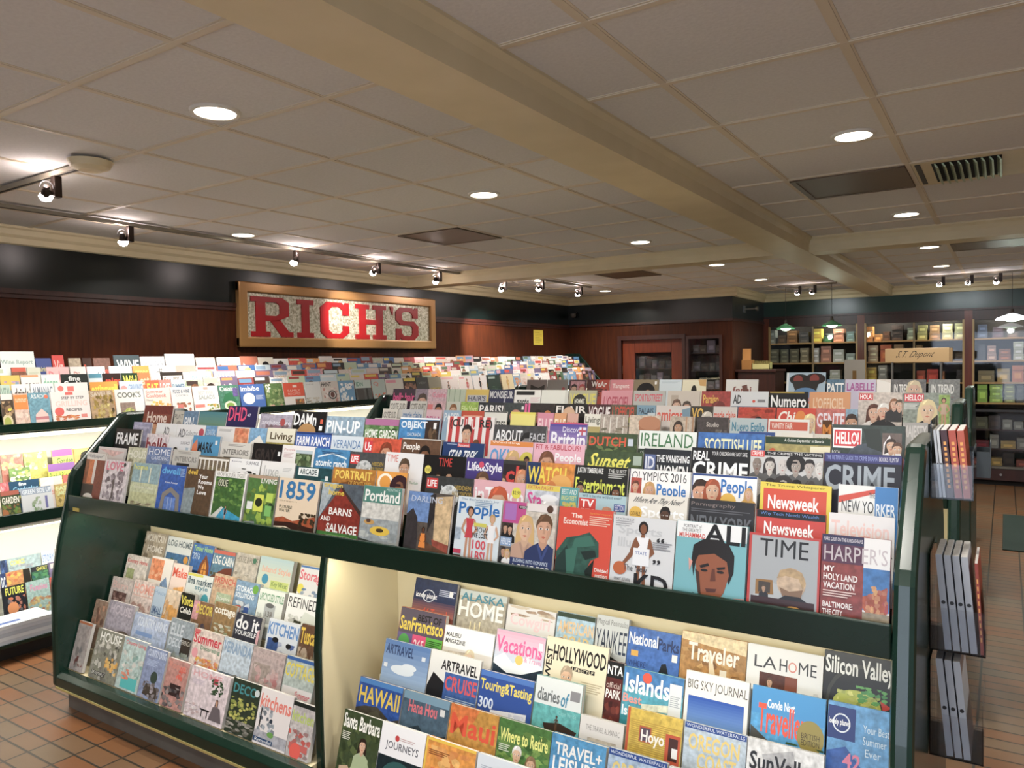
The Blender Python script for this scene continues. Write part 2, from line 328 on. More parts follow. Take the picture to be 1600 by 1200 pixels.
def head(x, y, aim, label, power=1., col=(1, .9, .82)):
    t = thing('track_light', label, 'track light', (x, y, ZT - .0238))
    b = MB(); b.box(-.019, .019, -.019, .019, -.105, 0); b.build('driver_box', BRONZE, t, None, .003)
    a = (Vector(aim) - Vector((x, y, ZT - .12))).normalized()
    side = Vector((-a.y, a.x, 0)).normalized()
    c = side * .045 + Vector((0, 0, -.085))
    b = MB(); b.cyl(c - a * .03, a, .016, .027, .05, 20, None, False); b.cyl(c - a * .03, -a, .016, .012, .012, 16); b.build('reflector', BRONZE, t, smooth=False)
    b = MB(); b.lathe((0, 0, 0), [(.001, -.026), (.022, -.02), (.033, 0), (.022, .02), (.001, .026)], 16); b.build('bulb', BULB, t, c + a * .026, smooth=True)
    b = MB()
    for i in range(10):
        u0, u1 = PI * i / 10, PI * (i + 1) / 10
        f = lambda u: c - a * .03 + Vector((0, 0, .035 * math.sin(u))) + side * (-.03 * math.cos(u) + .0)
        q = f(u1) - f(u0); b.cyl(f(u0), q, .0028, .0028, q.length, 6)
    b.build('cable_loop', DARK, t)
    la = bpy.data.lights.new('spot', 'SPOT'); la.energy = SPOT_W * power; la.color = col; la.spot_size = math.radians(52); la.spot_blend = .8; la.shadow_soft_size = .02
    lo = bpy.data.objects.new('spot', la); C.objects.link(lo); lo.parent = t; lo.location = c + a * .06
    lo.rotation_euler = a.to_track_quat('-Z', 'Y').to_euler()
    # light leaking from the back of the dichroic lamp onto the ceiling
    la = bpy.data.lights.new('lamp_leak', 'POINT'); la.energy = 1.3 * power; la.color = (1, .84, .82); la.shadow_soft_size = .015
    lo = bpy.data.objects.new('lamp_leak', la); C.objects.link(lo); lo.parent = t; lo.location = c - a * .05 + side * .012 + Vector((0, 0, .012))
head(-3.97, 1.955, (-5.35, 2.5, 1.5), 'track light head on the short rail at the upper left', 1.4)
for i, (y, ty, n) in enumerate(((2.92, 3.3, 'nearest head on the long rail above the wall rack'), (4.36, 4.0, 'head on the long rail before the wall sign'), (5.35, 5.2, 'head on the long rail above the middle of the wall sign'), (6.28, 6.9, 'head on the long rail next to the cross beam'))):
    head(-4.98, y, ((-5.45, ty, 1.6), (-5.45, ty, 1.6), (-5.76, 5.75, 2.2), (-5.45, ty, 1.6))[i], 'track light ' + n, (1.5, 1.7, 1.4, 1.5)[i])
head(-4.98, 7.52, (-5.78, 8.25, 2.0), 'track light head just beyond the cross beam on the left', 5.5)
head(-4.6, 7.75, (-5.4, 9.0, 1.6), 'nearer of two far track light heads by the corner', 1.2)
head(-4.6, 8.72, (-5.2, 10.2, 1.6), 'farther of two far track light heads by the corner', .8)
for x, n in ((-2.32, 'left head of the pair above the cigar cabinets'), (-2.13, 'right head of the pair above the cigar cabinets'), (-.64, 'left head of the far right pair'), (-.34, 'right head of the far right pair')):
    head(x, 10.7, (x + .1, 12.2, 2.2), 'track light ' + n, .14, (.85, .95, 1))
head(-.05, 10.7, (.1, 12.2, 1.4), 'track light head near the right edge', .3)
def pendant(x, y, z, r, label, shade, power):
    t = thing('pendant_lamp', label, 'pendant lamp', (x, y, z))
    b = MB(); b.cyl((0, 0, .09), (0, 0, 1), .003, .003, ZT - z - .09 - .02, 8); b.build('cord', DARK, t)
    b = MB(); b.cyl((0, 0, .05), (0, 0, 1), .022, .016, .06, 14); b.build('socket', BRONZE, t)
    b = MB(); b.lathe((0, 0, 0), [(r, -.01), (r * .9, .012), (r * .62, .03), (r * .3, .05), (.02, .062)], 28); b.build('lamp_shade', shade, t, smooth=True)
    b = MB(); b.lathe((0, 0, 0), [(.001, -.035), (r * .3, -.03), (r * .5, -.012), (r * .52, .01)], 20); b.build('bulb', mat('pendant_glow', 'E8FFE8', .5, emit=7) if 'pendant_glow' not in bpy.data.materials else bpy.data.materials['pendant_glow'], t, smooth=True)
    la = bpy.data.lights.new('pendant', 'POINT'); la.energy = power; la.color = (.85, 1, .85); la.shadow_soft_size = .04
    lo = bpy.data.objects.new('pendant', la); C.objects.link(lo); lo.parent = t; lo.location = (0, 0, -.06)
GSH = mat('green_glass_shade', '3A6A4A', .25); WSH = mat('white_glass_shade', 'F4F8FF', .3, emit=3)
pendant(-2.51, 10.7, 2.185, .125, 'green shaded pendant lamp hanging before the leftmost cigar cabinet', GSH, 5)
pendant(-1.92, 10.7, 2.205, .125, 'green shaded pendant lamp hanging nearer the cabinet column', GSH, 5)
pendant(.065, 10.7, 2.20, .17, 'white glowing pendant lamp at the right edge', WSH, 9)

# ------------------------------------------------------------------ wall sign
SY0, SY1, SZ0, SZ1 = 4.36, 7.15, 1.955, 2.55
sg = thing('wall_sign', 'large framed shop sign, red slab capitals on silver mosaic', 'sign', (XL, 0, 0))
FRAMEM = mat('gold_frame', 'A87E4E', .3, metal=.35)
b = MB(); f = .095
b.box(.0, .06, SY0, SY1, SZ1 - f, SZ1); b.box(0, .06, SY0, SY1, SZ0, SZ0 + f); b.box(0, .0605, SY0, SY0 + f, SZ0, SZ1); b.box(0, .0605, SY1 - f, SY1, SZ0, SZ1)
b.build('frame', FRAMEM, sg, None, .012)
def mosaic():
    m = bpy.data.materials.new('silver_mosaic'); m.use_nodes = True; nt = m.node_tree; bs = nt.nodes['Principled BSDF']
    tc = nt.nodes.new('ShaderNodeTexCoord'); vo = nt.nodes.new('ShaderNodeTexVoronoi'); vo.inputs['Scale'].default_value = 62
    nt.links.new(tc.outputs['Object'], vo.inputs['Vector'])
    rp = nt.nodes.new('ShaderNodeValToRGB'); rp.color_ramp.elements[0].color = (*lin('A39E86'), 1); rp.color_ramp.elements[1].color = (*lin('F0ECD8'), 1)
    sp = nt.nodes.new('ShaderNodeSeparateColor'); nt.links.new(vo.outputs['Color'], sp.inputs[0]); nt.links.new(sp.outputs[0], rp.inputs[0]); nt.links.new(rp.outputs[0], bs.inputs['Base Color'])
    bp = nt.nodes.new('ShaderNodeBump'); bp.inputs['Strength'].default_value = .9; bp.inputs['Distance'].default_value = .01
    nt.links.new(sp.outputs[1], bp.inputs['Height']); nt.links.new(bp.outputs[0], bs.inputs['Normal'])
    bs.inputs['Metallic'].default_value = .3; bs.inputs['Roughness'].default_value = .25; return m
boxo('sign_panel', (.005, .03, SY0 + .05, SY1 - .05, SZ0 + .05, SZ1 - .05), mosaic(), sg)
RED = mat('sign_red', 'A3121A', .4)
def letter(polys, y0, y1, z0=2.055, z1=2.425):
    b = MB()
    for q in polys:
        n = len(q); vs = []
        for x in (.028, .042): vs += [(x, y0 + (y1 - y0) * u, z0 + (z1 - z0) * v) for u, v in q]
        b.add(vs, [list(range(n))[::-1], list(range(n, 2 * n))] + [(i, (i + 1) % n, (i + 1) % n + n, i + n) for i in range(n)])
    b.build('letter', RED, sg)
letter([[(0, 1), (0, .86), (.12, .86), (.12, .14), (0, .14), (0, 0), (.46, 0), (.46, .14), (.34, .14), (.34, .42), (.5, .42), (.7, .14), (.7, 0), (1, 0), (1, .14), (.92, .14), (.72, .46), (.9, .58), (.9, .86), (.76, 1)][:0] or
        [(0, 1), (0, .87), (.11, .87), (.11, .13), (0, .13), (0, 0), (.44, 0), (.44, .13), (.33, .13), (.33, .87), (.33, 1)],
        [(.33, 1), (.33, .87), (.6, .87), (.68, .8), (.68, .6), (.6, .53), (.33, .53), (.33, .40), (.62, .40), (.9, .54), (.9, .88), (.74, 1)],
        [(.45, .40), (.72, .0), (1, 0), (1, .13), (.9, .13), (.68, .43)]], 4.50, 4.985)
letter([[(0, 1), (0, .87), (.27, .87), (.27, .13), (0, .13), (0, 0), (1, 0), (1, .13), (.73, .13), (.73, .87), (1, .87), (1, 1)]], 5.04, 5.245)
letter([[(.22, 1), (0, .84), (0, .16), (.22, 0), (.4, .13), (.28, .24), (.28, .76), (.4, .87), (.4, 1)], [(.4, 1), (.4, .87), (.64, .87), (.78, .78), (.78, .64), (1, .64), (1, 1), (.86, 1), (.82, .93), (.74, 1)],
        [(.22, 0), (.76, 0), (1, .16), (1, .36), (.78, .36), (.78, .22), (.68, .13), (.4, .13)]], 5.335, 5.73)
letter([[(0, 1), (0, .87), (.12, .87), (.12, .13), (0, .13), (0, 0), (.44, 0), (.44, .13), (.33, .13), (.33, .87), (.44, .87), (.44, 1)], [(.56, 1), (.56, .87), (.67, .87), (.67, .13), (.56, .13), (.56, 0), (1, 0), (1, .13), (.88, .13), (.88, .87), (1, .87), (1, 1)], [(.33, .57), (.33, .43), (.67, .43), (.67, .57)]], 5.825, 6.30)
letter([[(.1, 1), (.35, .78), (.2, .78), (.7, .0), (.75, .0), (.9, .78), (.9, 1)]], 6.35, 6.425, 2.33, 2.425)
letter([[(.2, 1), (0, .86), (0, .6), (.2, .45), (.66, .45), (.74, .38), (.74, .2), (.66, .13), (.34, .13), (.24, .22), (.24, .34), (0, .34), (0, 0), (.14, 0), (.18, .06), (.26, 0), (.8, 0), (1, .14), (1, .44), (.8, .58), (.34, .58), (.26, .64), (.26, .8), (.34, .87), (.62, .87), (.74, .78), (.74, .68), (.98, .68), (.98, 1), (.86, 1), (.8, .94), (.72, 1)]], 6.46, 6.845)
# paper notice and camera dome on the far left walls
nt_ = MB(); nt_.box(XL + .001, XL + .004, 9.49, 9.76, 2.03, 2.25); nn = nt_.build('paper_notice', mat('yellow_paper', 'D8C04A', .7)); tag(nn, 'small yellow paper notice taped to the left wall near the corner', 'notice')
b = MB()
for k in range(7): b.box(XL + .0042, XL + .005, 9.53, 9.53 + (.19 if k % 3 else .13), 2.21 - k * .024, 2.216 - k * .024)
b.build('printed_lines', mat('faint_ink', 'A08A30', .7), nn)
t = thing('security_camera', 'dark dome camera on the green band in the back corner', 'camera', (-5.68, YB - .004, 2.51))
b = MB(); b.cyl((0, 0, 0), (0, -1, 0), .05, .05, .03, 20); b.build('mount', DARK, t)
b = MB(); b.lathe((0, -.07, -.055), [(.001, 0), (.03, .008), (.045, .03), (.048, .055), (.048, .07), (.001, .075)], 20); b.build('dome', mat('smoked_dome', '5A5450', .15), t, smooth=True)
t = thing('wall_bracket', 'grey metal bracket arm on the green band near the recess', 'bracket', (-3.19, 11.15, 2.50))
boxo('plate', (-.006, .006, -.04, .04, -.05, .05), STEEL, t); b = MB(); b.cyl((.0, 0, 0), (1, 0, 0), .014, .014, .17, 12); b.cyl((.16, 0, 0), (1, 0, 0), .03, .03, .03, 14); b.build('arm', STEEL, t)

# ------------------------------------------------------------------ racks
def side_profile(D=1.2):
    h = [(0, .121), (.004, .66), (.036, .847), (.09, 1.1), (.109, 1.214), (.13, 1.25), (.375, 1.512), (.395, 1.528), (.42, 1.535)]
    return h + [(D - y, z) for y, z in reversed(h)]
def tube_light(parent, x0, x1, y, z, watts, sgn=1, tint=(1, .95, .80)):
    b = MB(); b.cyl((x0, y, z), (1, 0, 0), .012, .012, x1 - x0, 12); o = b.build('light_tube', TUBE, parent)
    la = bpy.data.lights.new('tube_glow', 'AREA'); la.shape = 'RECTANGLE'; la.size = x1 - x0; la.size_y = .03; la.energy = watts * (x1 - x0); la.color = tint
    lo = bpy.data.objects.new('tube_glow', la); C.objects.link(lo); lo.parent = parent; lo.location = ((x0 + x1) / 2, y, z - .016); lo.rotation_euler = (math.radians(18) * sgn, 0, 0)
def gondola(label, x0, x1, y0, lit=True, dx=None):
    # double sided rack: its front foot line at y0, 1.2 m deep; local x is world x
    D = 1.2; t = thing('magazine_rack', label, 'magazine rack', (0, y0, 0), group='double sided green magazine racks')
    pr = side_profile()
    for a, c in ((x0 - .045, x0), (x1, x1 + .055)):
        b = MB(); b.prism(pr, a, c); b.build('end_panel', EDGE, t, None, .015)
    b = MB(); b.box(x0 + .01, x1 - .01, .055, D - .055, 0, .12); b.build('kickboard', KICK, t)
    for s in (0, 1):                                   # both faces
        Y = (lambda y: y) if not s else (lambda y: D - y)
        def pris(name, poly, m, a=x0, c=x1, bev=0):
            q = [(Y(y), z) for y, z in poly]
            if s: q = q[::-1]
            b = MB(); b.prism(q, a, c); return b.build(name, m, t, None, bev)
        pris('base_lip', [(0, .121), (.0, .176), (.022, .200), (.058, .200), (.058, .121)], GREEN, bev=.003)
        pris('brass_strip', [(-.004, .118), (-.004, .128), (.002, .128), (.002, .118)], CHROME)
        pris('base_shelf', [(.02, .121), (.02, .135), (.60, .135), (.60, .121)], GREEN)
        pris('upper_fascia', [(.090, 1.03), (.090, 1.118), (.106, 1.118), (.106, 1.03)], GREEN, bev=.004)
        # stepped upper deck
        st = [(.106, 1.058), (.106, 1.07)]
        for k in range(5):
            yb = .135 + .08 * k; zb = (1.072, 1.118, 1.183, 1.242, 1.302)[k]
            st += [(yb - .02, zb), (yb + .055, zb)]
        st += [(.53, 1.31), (.53, 1.44), (.60, 1.44), (.60, 1.02), (.56, 1.02), (.20, 1.058)]
        pris('stepped_deck', st, GREEN)
        bays = [(x0, dx - .02), (dx + .02, x1)] if dx else [(x0, x1)]
        for a, c in bays:
            pris('back_panel', [(.545, .14), (.545, 1.03), (.552, 1.03), (.552, .14)], CREAM, a, c)
            st = [(.059, .135)]
            a2 = a + .085 if dx and a > dx else a
            for k in range(5):
                yb = (.066, .145, .245, .335, .43)[k]; zb = (.196, .296, .399, .498, .597)[k]
                st += [(yb - .008 if k else .059, zb), ((.137, .237, .327, .422, .544)[k], zb)]
            st += [(.544, .597), (.544, .135)]
            pris('lower_shelves', st, CREAM, a2, c)
            if lit and not s: tube_light(t, a + .04, c - .04, .124, 1.038, TUBE_W)
    if dx:
        q = [(.09, .13), (.087, .44), (.087, .65), (.10, .80), (.13, .985), (.14, 1.03), (.56, 1.03), (.56, .13)]
        b = MB(); b.prism(q, dx - .02, dx + .012); b.build('bay_divider', GREEN, t, None, .004)
        q = [(.105, .13), (.102, .44), (.102, .65), (.115, .80), (.14, .985), (.15, 1.03), (.56, 1.03), (.56, .13)]
        b = MB(); b.prism(q, dx + .012, dx + .019); b.build('divider_lining', CREAM, t)
    return t
g1 = gondola('green front magazine rack with lit lower bays, closest to the camera', -4.15, -.235, 1.96, True, -2.275)
lp = MB(); lp.box(-4.10, -4.04, -.001, .003, 1.038, 1.056); lp.v = [(x, y + .088, z) for x, y, z in lp.v]; lp.build('label_plate', mat('gold_label', 'B09A4A', .4), g1)
gondola('green magazine rack in the middle, behind the front one', -4.20, -.235, 4.14)
gondola('green magazine rack farthest back, only its top row in view', -4.29, -.26, 6.32, False)
# wall rack along the left wall (built along its own x, then turned to face the room)
WF = -5.05
wr = thing('wall_magazine_rack', 'long lit magazine rack built along the left wall', 'magazine rack', (WF, 0, 0), (0, 0, PI / 2))
def wpris(name, poly, m, a, c, bev=0):
    b = MB(); b.prism(poly, a, c); return b.build(name, m, wr, None, bev)
WA, WB = 1.0, 10.42
wpris('kickboard', [(.10, 0), (.10, .1), (.74, .1), (.74, 0)], mat('wall_rack_kick', '2A2624', .5), WA, WB)
wpris('base_shelf', [(0, .1), (0, .122), (.74, .122), (.74, .1)], GREEN, WA, WB, .003)
wpris('middle_fascia', [(.085, .82), (.085, .89), (.10, .89), (.10, .82)], GREEN, WA, WB, .003)
wpris('upper_fascia', [(.085, 1.395), (.085, 1.447), (.10, 1.447), (.10, 1.395)], GREEN, WA, WB, .003)
st = [(.10, 1.385), (.10, 1.40)]
for k in range(5):
    yb, zb = .10 + .08 * k, (1.402, 1.458, 1.516, 1.566, 1.628)[k]
    st += [(yb - .0, zb), (yb + .06, zb)]
wpris('upper_deck', st + [(.52, 1.64), (.52, 1.80), (.74, 1.80), (.74, 1.385)], GREEN, WA, WB)
st = [(.10, .81), (.10, .82)]
for k in range(4):
    yb, zb = .10 + .07 * k, (.797, .842, .917, 1.002)[k]
    st += [(yb - .0, zb), (yb + .055, zb)]
wpris('middle_deck', st + [(.45, 1.01), (.52, 1.385), (.74, 1.385), (.74, .81)], WHITEL, WA, WB)
wpris('lower_deck', [(.26, .122), (.26, .155), (.35, .155), (.35, .225), (.43, .225), (.43, .295), (.52, .295), (.60, .81), (.74, .81), (.74, .122)], WHITEL, WA, WB)
b = MB(); b.prism([(0, .122), (.02, .5), (.08, .85), (.085, 1.45), (.14, 1.5), (.50, 1.90), (.742, 1.90), (.742, .1), (0, .1)], WB, WB + .035); b.build('end_panel', GREEN, wr, None, .006)
b = MB(); b.prism([(0, .122), (.02, .5), (.08, .85), (.085, 1.45), (.14, 1.5), (.50, 1.90), (.742, 1.90), (.742, .1), (0, .1)], WA - .035, WA); b.build('end_panel', GREEN, wr, None, .006)
for k in range(4):
    a = WA + .05 + k * 2.34
    tube_light(wr, a, a + 2.2, .125, 1.368, WALL_TUBE_W, 1, (1, .98, .88)); tube_light(wr, a, a + 2.2, .125, .795, WALL_TUBE_W, 1, (.92, 1, .95))

# ------------------------------------------------------------------ magazines
INK = .82
def rgba(tok):
    a = 1.
    if tok.endswith('~'): a = 0.; tok = tok[:-1]
    r, g, b = lin(tok); y = .3 * r + .55 * g + .15 * b
    return tuple(min(.82, INK * (c * .86 + y * .14)) for c in (r, g, b)) + (a,)
def mul(c, k): return (c[0] * k, c[1] * k, c[2] * k, c[3])
class Cover:
    # draws a printed cover: u across 0..100, v down 0..100
    def __init__(s, w, h): s.w = w; s.h = h; s.art = MB(); s.txt = []; s.k = 0
    def pt(s, u, v, d=0.):
        u = min(max(u, .4), 99.6); v = min(max(v, .3), 99.7)
        return (s.w * (u / 100 - .5), -(.0006 + .00011 * s.k + d), s.h * (1 - v / 100))
    def poly(s, pts, col, d=0.): s.art.add([s.pt(u, v, d) for u, v in pts], [list(range(len(pts)))], col)
    def rect(s, a, b, c, e, col, d=0.): s.poly([(a, b), (a, e), (c, e), (c, b)], col, d)
    def ell(s, u, v, ru, rv, col, d=0., n=14, a0=0., a1=2 * PI):
        s.poly([(u + ru * math.sin(a0 + (a1 - a0) * i / n), v + rv * math.cos(a0 + (a1 - a0) * i / n)) for i in range(n)], col, d)
    def text(s, a, b, c, e, col, tx, bold, shear=0.):
        vs, fs = text_geo(tx, bold)
        q = MB(); s.txt.append((abs((c - a) * (e - b)), q)); q.add([s.pt(a + (c - a) * (x * (1 - shear) + shear * y), e - (e - b) * y) for x, y in vs], fs, col)
    def vtext(s, a, b, c, e, col, tx):
        vs, fs = text_geo(tx, True)
        q = MB(); s.txt.append((abs((c - a) * (e - b)), q)); q.add([s.pt(a + (c - a) * (1 - y), e - (e - b) * x) for x, y in vs], fs, col)
    def bust(s, u, v, sz, skin, hair, shirt, st):
        hh = sz * .36; q = s.h / s.w; hw = hh * .72 * q; D = iter([.000004 * i for i in range(1, 60)])
        E = lambda du, dv, ru, rv, c, n=14: s.ell(u + du * hw, v + dv * hh, ru * hw, rv * hh, c, next(D), n)
        G = lambda pts, c: s.poly([(u + a * hw, v + b * hh) for a, b in pts], c, next(D))
        if st == 'l': G([(-1.3, -.1), (-.9, -1.0), (0, -1.3), (.9, -1.0), (1.3, -.1), (1.45, 1.6), (.9, 2.0), (-.9, 2.0), (-1.45, 1.6)], hair)
        if st == 'a': E(0, -.45, 2.0, 1.35, hair, 18)
        G([(-2.5, 3.6), (-2.3, 1.9), (-1.5, 1.45), (-.6, 1.1), (.6, 1.1), (1.5, 1.45), (2.3, 1.9), (2.5, 3.6)], shirt)
        G([(-.5, .5), (.5, .5), (.55, 1.25), (.0, 1.7), (-.55, 1.25)], mul(skin, .86))
        G([(-.95, -.35), (-.6, -.95), (0, -1.08), (.6, -.95), (.95, -.35), (.9, .25), (.62, .78), (.25, 1.05), (-.25, 1.05), (-.62, .78), (-.9, .25)], skin)
        if st in 'sl': G([(-1.08, .05), (-1.05, -.6), (-.6, -1.18), (.1, -1.3), (.7, -1.15), (1.08, -.6), (1.06, .05), (.9, -.35), (.45, -.68), (-.5, -.62), (-.9, -.3)], hair)
        if st == 'a': G([(-1.0, -.1), (-1.0, -.8), (1.0, -.8), (1.0, -.1), (.7, -.5), (-.7, -.5)], hair)
        G([(.12, -1.0), (.6, -.95), (.95, -.35), (.9, .25), (.62, .78), (.25, 1.05), (.38, .5), (.5, -.1)], mul(skin, .87))
        if st in 'sl':
            G([(-1.08, .05), (-1.05, -.6), (-.6, -1.18), (.1, -1.3), (.7, -1.15), (1.08, -.6), (1.06, .05), (.9, -.35), (.45, -.68), (-.5, -.62), (-.9, -.3)], hair)
            G([(-.7, -.75), (-.4, -1.12), (.0, -1.2), (-.2, -.98), (-.5, -.7)], mul(hair, 1.45))
        if sz > 26: G([(-.5, 1.2), (0, 2.2), (.5, 1.2), (.75, 1.35), (0, 2.7), (-.75, 1.35)], mul(shirt, .8 if shirt[0] > .1 else 1.8))
        dk = (.02, .012, .01, 1)
        for e in (-1, 1):
            E(e * .42, -.06, .23, .085, (.7, .68, .66, 1), 8); E(e * .42, -.06, .11, .085, dk, 8)
            G([(e * .2, -.24), (e * .45, -.30), (e * .68, -.22), (e * .45, -.24)][::e], mul(hair, .6) if st != 'b' else dk)
        G([(-.04, -.05), (.10, -.05), (.2, .36), (-.16, .36)], mul(skin, .8))
        G([(-.34, .60), (0, .53), (.34, .60), (0, .74)], (skin[0] * .8, skin[1] * .42, skin[2] * .42, 1))
    def figure(s, u, v, sz, skin, dress, hair):
        q = s.h / s.w; k = sz / 100; D = iter([.000004 * i for i in range(1, 30)])
        G = lambda pts, c: s.poly([(u + a * k * q, v + b * k) for a, b in pts], c, next(D))
        G([(-6, 50), (-1, 50), (-2, 96), (-7, 98)], skin); G([(1, 50), (6, 50), (8, 98), (3, 96)], skin)
        G([(-9, 20), (9, 20), (10, 36), (14, 66), (-14, 66), (-10, 36)] if dress[0] > .25 and dress[1] < .5 and hair[0] < .03 else [(-9, 20), (9, 20), (6, 36), (9, 54), (-9, 54), (-6, 36)], dress)
        G([(-9, 21), (-12, 23), (-18, 40), (-8, 50), (-7, 47), (-13, 39), (-8, 28)], skin); G([(9, 21), (12, 23), (18, 40), (8, 50), (7, 47), (13, 39), (8, 28)], skin)
        G([(-2, 14), (2, 14), (3, 21), (-3, 21)], skin); s.ell(u, v + 8 * k, 7 * k * q, 9 * k, hair, next(D)); s.ell(u, v + 9.5 * k, 4.6 * k * q, 6.6 * k, skin, next(D))
    def run(s, ops):
        for op in ops.split(';'):
            op = op.strip()
            if not op: continue
            s.k += 1; a = op.split(' '); o = a[0]
            if o in 'tTSV':
                x = [float(i) for i in a[1:5]]; col = rgba(a[5]); tx = ' '.join(a[6:])
                if o == 'V': s.vtext(*x, col, tx)
                else: s.text(*x, col, tx, o != 't', .12 if o == 'S' else 0.)
            elif o == 'r': s.rect(*[float(i) for i in a[1:5]], rgba(a[5]))
            elif o == 'c': r = float(a[3]); s.ell(float(a[1]), float(a[2]), r, r * s.w / s.h, rgba(a[4]), 0, 18)
            elif o == 'e': s.ell(*[float(i) for i in a[1:5]], rgba(a[5]), 0, 20)
            elif o == 'p': s.poly([tuple(float(q) for q in p.split(',')) for p in a[2:]], rgba(a[1]))
            elif o == 'h': s.bust(*[float(i) for i in a[1:4]], rgba(a[4]), rgba(a[5]), rgba(a[6]), a[7])
            elif o == 'f': s.figure(*[float(i) for i in a[1:4]], rgba(a[4]), rgba(a[5]), rgba(a[6]))
            elif o == 'l':
                u0, v0, u1, n, col = float(a[1]), float(a[2]), float(a[3]), int(a[4]), rgba(a[5])
                for i in range(n): s.rect(u0, v0 + i * 2.6, u1 - (i * 7 % 5) * (u1 - u0) * .06, v0 + i * 2.6 + 1.2, col)
            elif o == 'G':
                x = [float(i) for i in a[1:5]]; A, B = rgba(a[5]), rgba(a[6]); n = 10
                for i in range(n):
                    t = i / (n - 1); s.rect(x[0], x[1] + (x[3] - x[1]) * i / n, x[2], x[1] + (x[3] - x[1]) * (i + 1) / n, tuple(A[j] * (1 - t) + B[j] * t for j in range(4)))
            elif o == 'n':
                x = [float(i) for i in a[1:5]]; A, B = rgba(a[5]), rgba(a[6]); rd = random.Random(int(a[7])); N = int(a[8])
                su, sv = (x[2] - x[0]), (x[3] - x[1]); r = .62 / math.sqrt(N)
                for i in range(N):
                    t = rd.random(); col = tuple(A[j] * (1 - t) + B[j] * t for j in range(3)) + (0. if rd.random() < .5 else 1.,)
                    u, v = x[0] + su * rd.random(), x[1] + sv * rd.random(); k = rd.randint(4, 7); ph = rd.random() * 6
                    pts = [(min(max(u + su * r * rd.uniform(.5, 1.2) * math.sin(ph + 2 * PI * q / k), x[0]), x[2]), min(max(v + sv * r * rd.uniform(.5, 1.2) * math.cos(ph + 2 * PI * q / k), x[1]), x[3])) for q in range(k)]
                    s.poly(pts, col, .0000017 * (i % 60))
